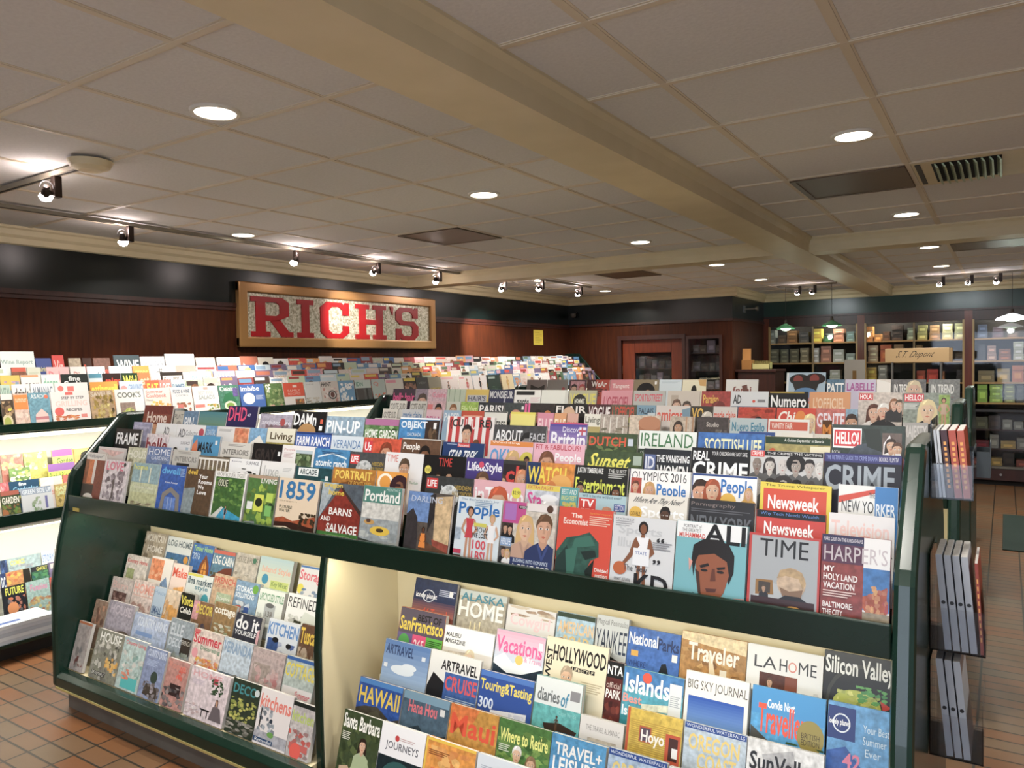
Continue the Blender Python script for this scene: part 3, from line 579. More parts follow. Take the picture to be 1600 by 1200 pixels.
TABLE = r'''@U1 2.13 1.311 0.24
-4.099 -3.917 0.028|8A4A2A~|r 0 0 100 14 D8D4CE;T 4 3 92 12 8A8A90 Wallpaper*;r 20 14 45 60 C86A30~;r 45 10 58 60 D8CFC8;r 58 14 100 100 7A2E1C~;r 0 62 60 100 2A1A16;e 40 88 26 9 D8CEC4|brown interior magazine under white title band
-3.913 -3.694|D9CED2~|n 10 20 90 85 6A5A62 A89AA4 1 40;T 8 3 80 22 E0708A LOVE;r 45 40 52 80 5A4A4A;e 45 92 30 6 5A90A8;c 84 8 5 333333|pale magazine with pink title and grey tree
-3.654 -3.424|C9CFA6~|r 0 0 100 40 8FB0B8~;r 30 8 34 38 E8E8C8;r 64 8 68 38 E8E8C8;T 4 3 55 14 D8DA5A home;t 15 46 85 53 E8E8DC Simple living;r 0 60 100 100 C0C290~;p 5A4A34 10,88 50,80 56,100 10,100;n 10 78 90 98 7A6A48 D8D0B0 3 18|yellow green magazine with tall window and table
-3.418 -3.218 0.005|2E5FB8~|T 5 5 78 18 58B8F0 dwell;l 80 6 97 6 A8C8E8;t 25 32 75 37 FFFFFF Get Away;p 8A847E 12,100 20,55 52,42 88,55 96,100 80,100 76,62 52,52 32,62 28,100;r 32 62 76 100 5F86D0~;r 46 62 48 100 B8C8E8;r 60 62 62 100 B8C8E8|bright blue magazine with grey pointed archway
-3.213 -3.006|5E4630~|T 6 2 40 12 E8C020 dwell;T 48 10 80 18 FFFFFF Your;T 48 20 96 28 FFFFFF Rooms;T 48 30 70 38 FFFFFF We;T 48 40 82 48 FFFFFF Love;p 88969A~ 0,40 40,36 36,90 0,92;e 62 100 45 10 C8A898~|brown magazine with yellow title over mountain view
-2.997 -2.777|F2F0EC|t 5 2 95 9 8A8478 ARCHITECTURAL DIGEST;r 4 10 96 97 3E6A30~;n 4 12 96 60 2E5A24 7AA848 5 60;r 12 14 46 28 3A4A34;t 14 15 44 27 E0E0C8 ISSUE;p 2AA0C8~ 4,97 30,68 40,66 96,80 96,97;p D8D8D0 4,84 34,64 40,66 10,97 4,97;f 48 62 30 C89878 222630 3A2A1E|white framed magazine with woman beside turquoise pool
-2.764 -2.576|4E7A3A~|r 0 0 100 6 B89A80;T 45 5 98 14 F0F0E8 LIVING;n 0 14 100 96 1E3A26 A8C83C 7 40;r 6 48 26 62 E8ECE8;r 30 34 62 64 D8E03C;e 46 48 12 8 28301E;r 70 30 92 46 BCD848;r 70 52 92 70 7CC060;p 8A929A 0,100 6,84 40,82 50,100|green and yellow shelving cover magazine
-2.564 -2.321|EAD3B4|T 4 4 92 36 2C78B0 1859;t 6 38 50 41 9A8A70 Oregon;T 8 47 40 52 5A5A44 FUTURE;T 8 53 36 58 5A5A44 WATER;p A84E24~ 0,70 20,66 45,72 70,66 100,60 100,84 0,80;p 3A1E14 0,76 40,74 100,80 100,100 0,100;p E8D8B8 0,84 30,82 60,90 60,100 0,100;n 60 56 100 92 2A2416 4A3A22 9 30;n 10 84 50 96 2A2018 1A1410 4 8|cream magazine with blue numerals over orange sunset
-2.306 -2.080|56606A~|p A8B4BA~ 0,0 40,0 0,60;p 8A2C1E~ 46,8 100,46 100,82 0,80 0,60;p 46302A 44,6 50,6 100,42 100,50;r 0 80 100 100 3E7A34~;T 4 2 50 10 E8C81E oregon;T 18 11 56 20 E8C81E home;T 24 40 80 52 F4F0EA BARNS;T 6 55 30 63 F4F0EA AND;T 22 66 96 80 F4F0EA SALVAGE;l 20 84 80 4 7AB060|red barn magazine with white capital lettering
-2.077 -1.884 0.004|C6CCC8~|r 0 0 100 26 4E8A7C;T 5 6 96 24 F6F6F0 Portland;t 60 2 95 6 C8E0D8 MONTHLY;r 0 26 100 50 D2D0C8~;r 0 50 100 100 9AA2A4~;n 0 70 100 100 7A8488 C0C4BE 11 30;e 54 68 26 7 E8C020;e 54 67 10 3 4A3A20;e 24 56 14 4 C89A50;e 22 54 6 3 5A4038;p 3A403A 0,82 50,86 90,96 60,97 0,88|teal topped magazine with yellow raft on water
-1.850 -1.644|5A5048~|r 0 0 55 45 6C90C8~;p 3A3436~ 0,35 14,25 26,40 30,70 30,100 0,100;p 2E2A2C~ 50,4 62,0 66,30 50,60;p D8B888~ 62,6 100,2 100,74 66,70;p A04A38~ 62,68 100,74 100,92 70,90;p 6A4630~ 20,100 45,72 100,86 100,100;t 8 6 78 15 C8D4E8 DARLING;f 42 52 46 6A4028 F08A1E 2A1A14|tall magazine, figure in orange dress
-1.621 -1.433|D9E4EA|t 8 2 92 6 4A7AA0 The Bachelorette's Joy;T 4 8 96 30 1A72C0 People;l 40 6 80 3 7A9AB8;f 32 14 82 C8906E D03848 3A241C;f 82 22 74 D8A888 F0F0F2 C8A060;r 0 45 14 62 A8B8C8~;t 45 42 74 49 2A2A2A HOW;T 40 50 74 57 2A2A2A WE LOST;T 42 60 72 73 E04858 100;T 42 75 72 90 E04858 LBS!;r 42 36 70 41 D8D048;r 0 76 18 82 C83858;r 0 84 18 92 3A3A28|white magazine, two women and blue title
-1.428 -1.220|CFC6B8~|r 0 0 44 30 C84890;r 4 3 26 26 B070C0;r 30 5 52 9 2A2424;t 32 5.5 50 8.5 F0F0F0 WEEKLY;r 46 0 100 11 E8E0DC;c 88 6 6 5A3A2C;h 46 36 42 E2B896 D8B070 C8A088 l;h 80 34 46 D8A484 6A4A30 2C3A68 s;r 0 30 22 48 4A3A34~;h 8 38 14 C89878 2A1E1A 1A1A1E s;h 17 39 14 C89878 1A1414 1A1A1E s;r 0 50 22 62 8AA8D0;t 2 52 20 60 F0F4FA HERLIFE;r 0 63 22 96 5A5A5E~;h 8 70 14 C89878 3A2A22 202024 s;h 16 72 14 D8B090 C8A060 F0F0F0 l;r 22 76 100 100 2E3E70;t 28 77 92 82 E0ECF8 RUSHING INTO ROMANCE;T 24 84 97 92 F8F8FA A RING FOR;T 30 94 92 100 F8F8FA TAYLOR|pink cornered magazine with blonde woman and man
-1.211 -1.017|E0452A|T 24 7 44 13 F6E4D8 The;T 10 14 56 22 F6E4D8 Economist;t 58 4 98 7 F0A020 Special report;l 58 9 98 5 F4C8B0;p 2E5A4E~ 6,100 0,60 18,40 40,36 60,30 78,42 80,60 66,66 58,80 70,100;p 1E3A34 0,100 0,70 20,50 30,70 14,100;p 3A7464 34,40 62,34 72,46 50,50 30,52;p 1A2E2A 46,56 72,52 76,60 56,66;p 3A7464 18,56 40,50 36,90 24,90;p 16241F 64,100 56,80 72,64 70,86;p 3A7464 20,92 60,86 76,98 20,100;T 74 74 98 79 F8ECE4 Divided;T 76 81 98 86 F8ECE4 nation|orange red magazine with crouching green robed figure
-1.017 -0.815 -0.008|D8DADC|t 4 3 34 6 6A6A70 FEATURED;l 4 7 34 3 9A9AA0;T 10 12 80 26 C4C7CA Sports;T 10 28 88 40 C4C7CA Illustrated;f 50 6 96 8A5434 F0F0F4 1E1612;p 8A5434 40,28 36,38 26,52 18,62 22,64 34,52 46,36;p 8A5434 60,28 66,40 60,60 54,64 58,52 58,40;e 16 68 11 8.5 C8642C;r 36 40 62 62 EEF0F4;t 40 44 58 48 4A6AB0 STATE;l 66 30 96 4 8A8A90;T 72 24 84 30 2A2A2E “;T 68 52 80 58 2A2A2E ”;t 22 62 60 70 4A4A50 The New;T 40 72 94 96 16161A KD;t 8 80 34 84 4A4A50 WHY KEVIN;l 8 86 34 4 8A8A90|pale grey magazine with basketball player
-0.811 -0.605 -0.004|73B8C2|r 0 0 100 20 EEF0F0;t 10 4 36 8 2A2A2A PORTRAIT of;t 8 9 36 13 2A2A2A THE GREATEST;T 4 14 42 20 D84030 MUHAMMAD;T 40 1 98 24 101010 ALI;p 181210 24,44 26,28 40,20 60,19 76,24 84,36 84,56 78,70 72,56 66,42 40,40 30,50 28,66;p 9A5430 30,48 34,40 56,36 74,44 78,60 72,80 62,94 44,92 34,76;p 1A1210 36,52 48,48 50,51 38,55;p 1A1210 60,52 72,50 72,53 62,55;e 43 57 5 1.6 1A1210;e 66 57 5 1.6 1A1210;p 6A3420 54,54 58,54 60,68 52,69;p 5A2A20 46,78 62,77 60,81 48,82;p 4A2A1C 30,56 36,60 40,84 46,94 36,84;p E06A4A 0,86 30,88 44,100 0,100;p E06A4A 100,84 76,86 62,100 100,100;p 5AC0C8 0,94 20,92 34,100 0,100;p 1A1414 28,84 44,92 60,94 66,100 34,100;p E8A090 20,44 26,48 22,60|teal magazine with large painted male face
-0.599 -0.410 -0.016|C63A34|r 4 3 97 100 A9AEB2;t 16 6 84 27 1C1C1E TIME;e 34 82 26 24 B8BCBE;p 9A6E34 12,56 36,55 38,72 12,74;r 16 58 33 71 4A4038;h 24 66 9 C09878 5A4A3A 2A2A30 s;e 62 56 20 18 C8AC8E~;p B89A6E~ 42,52 46,42 60,38 76,42 82,54 78,62 72,50 54,48;p 8A6A50 46,62 60,66 78,62 76,72 50,72;p 1E1E24 42,78 54,71 74,71 88,78 88,84 42,84;r 6 76 94 100 3E2226;e 66 86 10 3.4 C8903C;T 50 91 90 97 F4F0EC Gut Check|red bordered magazine, man seen from behind
-0.408 -0.216|8E3A34~|r 0 0 62 10 2A2A52;t 3 3 60 7 E8E0E8 MARK GREIF ON THE KARDASHIANS;r 62 0 100 100 EEECEA;r 0 10 62 30 5A2C48~;t 4 11 96 28 C8BCC0 HARPER'S;r 62 32 100 76 3A78B8~;p B0502E~ 62,62 78,58 96,50 96,80 80,90 62,74;n 66 50 98 80 A83A4A D8A060 4 22;r 62 78 100 100 9A8A70~;T 4 34 20 40 F8ECE8 MY;T 4 42 54 49 F8ECE8 HOLY LAND;T 4 51 50 58 F8ECE8 VACATION;l 4 60 52 3 E8C8C0;T 4 72 48 78 F8ECE8 BALTIMORE:;T 4 80 34 86 F8ECE8 THE CITY;T 4 88 54 94 F8ECE8 THAT BLEEDS;t 4 96 18 99 F8ECE8 PLUS|dark red and white magazine with camel picture
@U2 2.21 1.36 0.24
-4.126 -3.871|D8CFCC|p E0B8B4~ 0,4 100,8 60,20|pinkish white magazine tilted
-3.840 -3.672 0.011|C8C8A8~|t 6 6 98 22 F0EEE0 HOUS;n 0 24 100 90 7A7858 B0A888 21 20|pale olive magazine
-3.665 -3.467 0.023|6C84B4~|t 6 4 98 16 E8ECF4 HOME;t 20 18 96 25 DDE4F0 GARDENS;n 0 25 100 90 5A70A0 90A4C8 22 20|muted blue home magazine
-3.445 -3.244 0.017|C9C5BC|T 10 12 96 22 8A8680 INTERIORS;r 20 25 70 33 2A2828;l 20 3 80 2 A8A49C|light grey magazine with dark strip
-3.234 -3.007|7A6A54~|n 0 20 100 60 4A5A34 9A8A6A 23 30;r 0 4 100 8 EEEAE0;r 6 8 10 34 EEEAE0;r 20 8 24 34 EEEAE0;r 34 8 38 34 EEEAE0;r 48 8 52 34 EEEAE0;r 62 8 66 34 EEEAE0;r 76 8 80 34 EEEAE0;r 90 8 94 34 EEEAE0|porch railing cover magazine
-3.002 -2.786|EDEDED|t 8 4 40 7 3A3A6A Issue;t 55 4 95 10 2A2A4A SURFACE;n 10 18 90 40 111111 2A2A2A 24 26|white magazine with black spiky drawing
-2.777 -2.560|E8E6E4|t 10 8 60 28 B0B0B0 luxe.;l 66 10 92 3 C0C0C0|white magazine with pale grey title
-2.552 -2.334 -0.01|1E4A50~|r 8 2 64 16 EEF2F0;T 12 4 60 14 1A3A40 ARCADE;n 10 20 96 60 0E2A30 3A8A90 25 24;r 84 14 92 22 E8E8E8|dark teal magazine with white title plate
-2.327 -2.090|B87820~|p 8A5018~ 0,30 60,18 100,30 100,100 0,100;T 6 4 92 19 F4D048 PORTRAIT;t 40 21 92 28 E8B840 OF PORTLAND|amber magazine with yellow title
-2.083 -1.927|F0A02A|e 30 18 26 15 FFF4E0;e 30 18 18 11 F0A02A;h 78 30 40 8A5A3C 3A1E26 D04050 a|orange magazine with curly haired woman
-1.832 -1.611|3A3C3C~|r 2 4 26 20 D83030;T 4 7 24 17 FFFFFF LIFE;e 52 30 20 18 D8DCDC~;n 34 14 70 40 8A9090 EEF0F0 26 20;T 62 12 96 19 B89A3C HIDDEN;T 58 21 98 29 B89A3C HOLLYWOOD|dark magazine with white wolf head
-1.608 -1.390|E8B0B8|T 3 10 98 32 F4F4F6 inTouch;h 50 34 58 E0B090 C8562C D08090 l;c 84 15 9 E8E030;t 77 12 92 18 2A2A2A $2.99;h 12 32 18 D8A888 5A3A28 E06080 l|pink magazine, red haired woman, price burst
-1.387 -1.253|C8CCD6~|r 0 0 100 8 E8D03A;t 6 1.5 80 6.5 C83A5A EXTRA PAGES;T 6 11 66 32 E0489A Star;h 70 38 46 C89070 E8E8EC 7A8AA0 s;e 70 18 26 5 F0F0F2;h 20 44 24 D8A888 6A4A30 D06080 l|grey blue magazine with woman in sun hat
-1.250 -1.184|5AA8A8|t 8 3 92 10 F0F4F0 BEST AND;t 8 12 92 18 F4E870 BRIGHTEST;n 0 20 100 50 D8A888 C8C83A 28 26|small teal magazine with crowd
-1.182 -1.010 -0.014|A8C8D0|t 8 1.5 90 5.5 3A4A5A Will it be the wildest ever?;r 2 7 38 34 D83A30;T 6 9 34 20 FFFFFF TV;T 5 22 35 31 FFFFFF GUIDE;h 62 32 40 C8906E C8906E 6A5A50 b;r 76 12 98 22 2A4A98;t 78 13 96 21 F0F0FA ELECTION|pale blue magazine with bald man
-1.003 -0.808|E4DED2|S 3 4 96 14 5A5A5A Where Are They Now?;T 22 16 96 34 FAFAFA Sports;h 64 26 26 5A3A28 1A1412 4A6A98 s;c 14 26 11 E8B83A;t 6 24 22 29 3A2A14 DOUBLE|cream magazine with man in blue shirt
-0.804 -0.608|2A2A2E|t 4 4 72 10 8A7A76 Pornography;T 4 20 98 38 6A6E76 NEW YORK;l 4 12 94 2 5A5A60|charcoal magazine with grey lettering
-0.601 -0.413 -0.015|D23C30|r 0 0 100 9 14161C;t 6 2 90 7 5A8AD0 Why Tech Needs Wealth;T 12 14 84 30 FFFFFF Newsweek;r 0 36 100 100 18181C;T 4 37 88 46 FFFFFF THE GREAT|red and black news magazine
-0.405 -0.223 -0.006|E6E2E0|T 4 8 92 26 EFC8C0 Television;T 4 30 98 46 2A2A2A NEW YORK;e 56 38 24 14 D88A70;e 56 40 20 12 EAD8CC|white magazine with pale pink title
@U3 2.29 1.425 0.24
-4.100 -3.859 0.028|121214|T 6 8 92 32 F2F2F2 FRAME|black magazine with bold white title
-3.800 -3.605 0.011|D8CCD0~|T 2 8 98 38 8E2030 belle;n 0 36 100 70 B8A8A8 E8E0E0 31 14|pale pink magazine with dark red title
-3.600 -3.411|E6E6E8|h 34 36 34 C8A890 2A2220 3A3A40 s;t 55 8 95 14 4A4A5A SURFACE;r 80 20 92 50 B0C8D8|white magazine with dark haired profile
-3.399 -3.185 0.017|4A9AC8|p E07A4A 0,20 16,6 30,60 0,60;T 22 12 78 32 121418 MARK;r 84 8 92 16 E8E8E8|sky blue magazine with orange corner
-3.171 -2.948 -0.005|D6D2CA|l 24 4 80 2 9A9690;T 8 14 94 25 7A7670 INTERIORS;r 14 30 76 42 1E1C1C;t 20 32 70 40 D8D4CC THE DESIGN|stone grey magazine with black label
-2.934 -2.734|141214|T 10 10 80 32 3A302E GRAY;r 88 14 96 22 E8E8E8|near black magazine
-2.730 -2.522|E8E4E2|t 6 6 40 12 D08A8A People;l 6 14 36 4 C8A8A8;r 44 8 94 60 4A5A38~;n 44 10 94 50 2E4A28 8AA070 33 22;r 44 8 94 14 B8C8D0|white magazine with tree photograph inset
-2.519 -2.306 -0.005|3F86B8~|p D8E8F0 10,14 50,6 92,14 92,17 50,9 10,17;T 6 19 94 32 F0F6FA atomic ranch;r 0 42 60 46 D85A30;l 20 5 80 2 1E4A78|blue magazine with white roof line title
-2.306 -2.111 -0.008|4A4C4E~|r 2 5 28 22 D83030;T 5 8 25 19 FFFFFF LIFE;e 44 32 24 18 C8CCCC~;n 24 16 64 40 8A9090 E8E8E8 34 16;T 66 16 98 23 B89A3C HIDDEN;T 62 25 100 33 B89A3C HOLLYWOOD|grey magazine with pale animal portrait
-2.107 -1.906|E9E9EA|t 4 4 34 16 E0786A TIME;h 52 28 42 C89A7A 5A4632 EEEEEE s;t 70 46 92 50 6AB08A The Guilt|white magazine with boy's face
-1.906 -1.703|141214|t 36 4 68 17 D83A30 TIME;c 12 24 8 E8D84A;t 7 22 17 27 2A2A2A 50 YEARS;h 38 36 20 C89A7A 2A1A14 2A2A2E s;h 64 34 22 C89A7A 1A1210 2A2A2E s;h 90 40 18 C89A7A 3A2A1E 2A2A2E s|black magazine with three small men
-1.700 -1.532|4A3A88|T 4 6 98 24 F2F0F8 Life&Style;c 42 10 7 E04A6A;h 48 40 44 D8AC8C 6A4A34 C8A8B0 l|violet magazine with long haired woman
-1.532 -1.430|2A2226|r 0 0 100 6 3A3A3A;T 14 8 70 34 E03A34 cl;h 84 28 34 D8A484 D88A5A C83A30 l;h 0 34 26 D8B090 4A3A30 E8E8F0 s;c 36 46 10 F0D030|dark magazine with red title and smiling face
-1.433 -1.239|E08A28~|r 0 0 30 40 1E3A6A~;T 4 6 84 30 F8DC28 WATCH;e 74 30 22 14 F0B050;h 52 44 40 D89A6A E0843A E0A050 l|orange magazine with yellow title and red hair
-1.236 -1.040|1A1C1A|T 4 3 54 13 E8E8E4 JUSTIN TIMBERLAKE;t 64 3 97 8 E8E8E4 THE 10 BEST;l 64 9 97 3 B8B8B4;T 2 17 96 38 E0E83A Entertainment;h 12 34 22 B88868 1A1414 2A2A2A s;h 50 40 18 C89A7A 2A1A14 3A3A3A s;h 80 36 22 8A5A40 1A1414 2A2A2A l|black magazine with lime yellow title
-1.031 -0.827|F2F0EE|t 3 3 94 15 2A2A2E OLYMPICS 2016;T 46 18 94 38 2A7AC8 People;r 2 12 20 34 B84A3A~;h 10 24 18 D8A080 6A3A2A D03A3A s;h 34 28 26 D8A484 C89A5A E8E8F0 l;e 26 46 24 8 F0E0A0;h 60 48 28 7A4A34 2A1814 D03A3A s;r 66 40 92 48 D83A3A|white magazine with three athletes
-0.822 -0.621|F4F2F0|r 0 0 100 3 2A4A8A;r 0 0 2 100 2A4A8A;h 14 26 40 D8A080 3A261C 1A1A1E s;h 33 22 34 D8AC8C A8502C EEEEF0 l;T 46 6 94 28 1E72C0 People;h 88 22 16 D8AC8C C89A60 D0A040 l;r 36 34 96 60 DC4A3A;t 56 36 90 42 F8ECE4 AMERICAN;T 42 44 92 54 F8ECE4 HEROES:;c 58 33 12 E8B83A|white magazine with couple and red banner
-0.611 -0.413 -0.012|E8D02A|r 5 8 94 52 DC4A2C;t 8 2 92 6 6A5A1A The Trump Whisperer;T 12 16 84 34 FFFFFF Newsweek;T 26 44 76 52 141414 CAN ISIS|yellow and red news magazine
-0.394 -0.223 -0.004|E9E9E6|p D84A34 0,14 80,0 100,0 0,22;r 62 0 100 100 3A82C4;t 52 8 62 14 3A3A3A THE;t 6 18 60 32 3A3A3E NEW YO;T 64 20 96 34 E8F0F8 RKER;r 6 36 60 37 4A4A4A;T 10 42 54 52 2A2A2A The Trump|white and blue magazine with red diagonal sash
@U4 2.37 1.484 0.24
-4.054 -3.882|A8A6C4~|t 8 8 90 14 D8D4E8 Domus|lavender magazine
-3.834 -3.649|EDEDED|T 38 8 66 26 6A6A6E AD;r 0 36 100 60 3A4A7A~|white magazine with grey initials
-3.649 -3.408|ECECEC|T 8 10 32 28 6A6A6E AD;t 34 12 76 24 8A8A8E Collector;c 88 16 9 C84858;r 10 36 90 60 2A3A5A~|white magazine with red dot
-3.403 -3.315|6A9CC8~|t 8 8 92 20 E0ECF4 COASTAL|narrow pale blue magazine
-3.309 -3.062|E6E2DE|r 55 2 98 44 E08A60~;n 55 2 98 44 C86A48 F0B080 41 14;l 6 6 48 2 A0A09A|white magazine with orange pattern block
-3.057 -2.936|7AA8CC~|p E8E4DC 10,30 60,14 100,34 100,60 10,60|blue sky magazine with white gable
-2.931 -2.739 0.005|E2DEC8|T 12 8 92 26 5A4A30 Living;r 0 28 100 60 A89A4A~|cream magazine with gold field
-2.731 -2.498 -0.006|3A64B4~|r 0 0 100 4 1E3A7A;T 4 8 96 26 F2F2F4 FARM RANCH;t 36 29 64 34 C8D8F0 WEST|strong blue magazine with condensed white title
-2.498 -2.304 -0.014|D2DCE4|t 6 8 94 24 4A7AB0 VERANDA;n 0 30 100 60 B8C4CC E0E6EA 43 16|pale blue white magazine with blue title
-2.301 -2.091 -0.015|D8502E~|r 2 6 24 28 D83040;T 4 9 22 25 FFFFFF Us;h 62 30 50 D89A78 8A3A1E C84830 l|red orange magazine with auburn woman
-2.087 -1.885 -0.008|6A4A34~|T 4 8 48 24 F4F0EA People;h 62 32 44 8A5A3A 1A1210 4A2A1E s;r 0 0 100 2 E8E4DE|brown magazine with smiling man portrait
-1.872 -1.673 -0.015|1E3E74|r 36 1 66 8 D84040;t 38 2 64 7 FFFFFF Newsweek;S 10 13 88 34 F2F4F8 STAR TREK;l 10 3 34 1 A8B8D8|navy magazine with slanted white title
-1.646 -1.454|EEC0CC|r 0 0 100 8 E88A30;t 4 1 70 5 FFF4E8 Wedding;T 2 12 46 40 5AA0D8 OK!;h 56 34 44 E0B494 D8B070 E8A0B0 l;c 88 28 16 D8C83A;h 88 30 18 8A5A40 2A1814 D04848 s|light pink magazine with blonde face
-1.451 -1.240|EDB4C4|T 4 2 92 10 C84A5A FIT & FABULOUS!;h 28 32 44 D8A484 7A4A30 E8B0B8 l;T 44 14 94 30 F8F8FA People;h 62 40 20 C89070 3A2A20 E06A8A s;h 86 40 20 C89070 5A3A2A E06A8A s|pink magazine with woman and white title
-1.238 -1.020 -0.015|3E5230~|n 0 20 100 60 2A4020 7A8A48 45 40;S 4 4 84 28 F0E84A Sunset;T 4 33 34 42 F0F0EA 10 EPIC;c 80 34 10 3A2A5A;r 84 6 98 20 A8B8A8|dark green magazine with yellow script title
-1.017 -0.855|22262E|r 2 8 26 32 5A6A9A;T 4 11 24 28 D8DCE8 ID;T 28 8 98 18 F2F2F2 THE VANISHING;T 30 22 96 40 F2F2F2 WOMEN|black magazine with blue badge
-0.852 -0.665 0.011|121214|r 1.5 1.5 98.5 50 1A1A1E;T 3 4 32 16 F4F4F4 REAL;t 36 4 96 9 E8E8E8 YOUR CHILDREN ARE NOT SAFE;T 3 17 98 40 F6F6F6 CRIME;r 2 42 98 60 8A8A8A;h 10 50 16 B8B8B8 2A2A2A 4A4A4A s;h 36 50 16 B0B0B0 2A2A2A 4A4A4A s;h 62 50 16 B8B8B8 3A3A3A 4A4A4A s;h 86 50 16 B0B0B0 2A2A2A 4A4A4A s|black magazine with huge white title
-0.663 -0.450 0.012|C4C4C4|r 0 0 100 6 1A1A1C;r 0 0 20 8 D84040;t 2 1.5 18 6.5 FFFFFF CRIMES;t 24 1.5 98 4.5 E8E8E8 THE CRIMES THE VICTIMS;h 10 18 22 8A7A70 1A1A1A 5A5A5A b;h 28 18 22 C8C0B8 3A3434 5A5A5A l;h 46 18 22 C8C0BC 8A8684 5A5A5A b;h 64 18 22 A89A90 1E1A1A 5A5A5A a;h 82 18 22 B8ACA4 2A2424 5A5A5A s;h 96 20 20 D0CCC8 B8B4B0 5A5A5A l;h 12 43 22 B0A8A0 5A5450 4A4A4A b;h 30 43 22 C8C0B8 2A2626 4A4A4A l;h 48 43 22 B8B0A8 3A3434 4A4A4A a;h 66 43 22 C0B8B0 1A1616 4A4A4A s;h 84 43 22 C8C4C0 4A4442 4A4A4A s|grey magazine with rows of portrait faces
-0.448 -0.221 0.015|1C1C2A|r 0 0 100 10 3A3A7A;t 3 2.5 70 7.5 9AA8E0 THE ULTIMATE GUIDE TO CRIME DRAMA;t 72 2.5 96 7.5 F0F0F8 BOOKS FILM TV;T 2 13 92 42 A0AAB4 CRIME;r 72 42 94 50 2A2A30;t 74 43 92 49 D8DCE0 SCENE;e 50 50 18 12 0E0E12|dark magazine with large silver title
@U5 2.45 1.547 0.24
-4.083 -3.814 0.024|8E4A34~|r 0 0 100 18 7A2E22~;T 14 14 84 36 EED8C8 Home;r 20 40 80 80 D8A078~|red brown magazine
-3.792 -3.705|C8C2B4|t 6 8 94 18 5A564E PLAT;e 60 50 40 28 A09A90|narrow stone magazine with arch
-3.705 -3.581|6A8AA8~|T 10 14 90 40 F2F4F6 PIN-|slim steel blue magazine
-3.570 -3.345|5A8A8A~|G 0 0 100 60 4A8A94 8AA45A;e 24 40 14 8 3ACAA0|green gradient magazine
-3.338 -3.107 0.034|2A2458|T 4 2 66 28 F04878 DHD;t 68 14 80 20 D8D0E8 47;r 14 46 80 66 3A346A;t 20 48 74 62 F0F0F4 2201;c 84 52 5 F0605A|navy magazine with hot pink title
-3.080 -2.847|ABA4B4~|n 20 20 96 60 6A5A5A 9A7A8A 53 24;t 8 12 96 22 E4E0E8 architecture;c 72 16 8 B04A4A|lavender grey magazine with small trees
-2.838 -2.621 0.018|141214|T 2 4 72 26 F4F4F2 DAMn;r 84 14 92 22 D85A3A;r 82 26 92 34 F0F0F0;e 46 46 30 24 C89A74;e 46 38 28 16 B88A50|black magazine with blond head
-2.617 -2.376|8AA4B8~|T 3 8 90 32 F2F6F8 PIN-UP;p 4A6A6A 36,60 44,36 52,60;p 4A6A6A 70,60 76,40 84,60;t 8 36 14 44 E8F0F4 G|pale steel blue magazine with trees
-2.372 -2.174 -0.005|4E7A3E~|r 0 0 100 12 B06A98;n 0 12 100 60 2A4A20 A8C890 55 44;T 4 20 98 36 F0F2EC HOME GARDEN|leafy garden magazine with mauve band
-2.170 -1.954 0.006|3C86C0~|r 66 4 100 60 3A2A24~;n 66 6 100 60 1A1412 8A6A4A 56 12;T 4 6 70 22 E8F0F6 OBJEKT;t 22 26 56 32 E0E8F0 USA CANADA;r 4 36 50 44 C83A34;r 0 0 100 3 F0F0F0;r 86 8 93 18 F0F0F0|blue and dark magazine with white border
-1.913 -1.681 0.017|EDE4E0|r 4 0 12 60 C83A3A;r 20 0 28 60 C83A3A;r 36 0 44 60 C83A3A;r 52 0 60 60 C83A3A;r 68 0 76 60 C83A3A;r 84 0 92 60 C83A3A;T 6 4 34 20 2A2A2A (CU;T 40 4 62 20 EEE6E0 LTU;T 70 4 96 20 2A2A2A RE);h 44 28 34 D8A888 2A1E1A 1E1E24 s;h 66 44 24 7A4A34 1A1412 1E1E24 b|red and white striped magazine with suited man
-1.679 -1.443 -0.01|4A4A4C~|T 3 8 56 28 F2F2F2 ABOUT;h 66 32 46 8E8E8E 1E1E1E 2A2A2C s;T 70 12 98 26 C8C8CC FACE;t 8 34 46 41 E8E8E8 Reggie Lee|black and white magazine with man's portrait
-1.429 -1.273 0.006|6A5AA8~|G 0 0 100 60 5A48A0 C8A8D8;r 0 0 100 2 E04A6A;t 36 6 92 14 F4F0FA Discover;T 6 14 98 38 F6F4FC Britain;r 80 6 98 18 E0E0F0;r 86 6 90 18 C84A5A;r 80 10 98 13 C84A5A|purple magazine with small flag
-1.268 -1.073 -0.025|3E5232~|n 0 14 100 60 22381C 7A9050 60 50;T 4 6 78 22 E0562C DUTCH;r 82 8 92 20 C8D0DC;t 4 30 28 35 F0F0EA Nijenhuis;r 82 36 94 50 E09A38|dark leafy magazine with orange title
-1.068 -0.861 -0.01|2A3A2A~|r 0 0 100 28 E4E8E2;t 4 4 94 24 3E7A4A IRELAND;t 4 31 54 37 B8C4B8 OF THE WELCOMES;t 14 42 36 50 E8F0E8 THE;S 6 51 60 62 6AB05A People's|white topped magazine with green title
-0.856 -0.639 -0.009|3A6CB0~|T 10 8 96 28 E8E8B8 SCOTTISH LIFE;r 0 34 100 60 5A8ACA~|blue magazine with pale yellow title
-0.637 -0.443 -0.014|A89A5A~|r 0 0 100 10 223A22;t 30 2.5 90 8 F0F0E8 A Golden September in Bavaria;T 4 16 98 38 C85A30 German Life;n 0 40 100 70 5A6A3A C8B070 58 24;r 70 12 100 20 E8E0C0|olive gold magazine with orange title
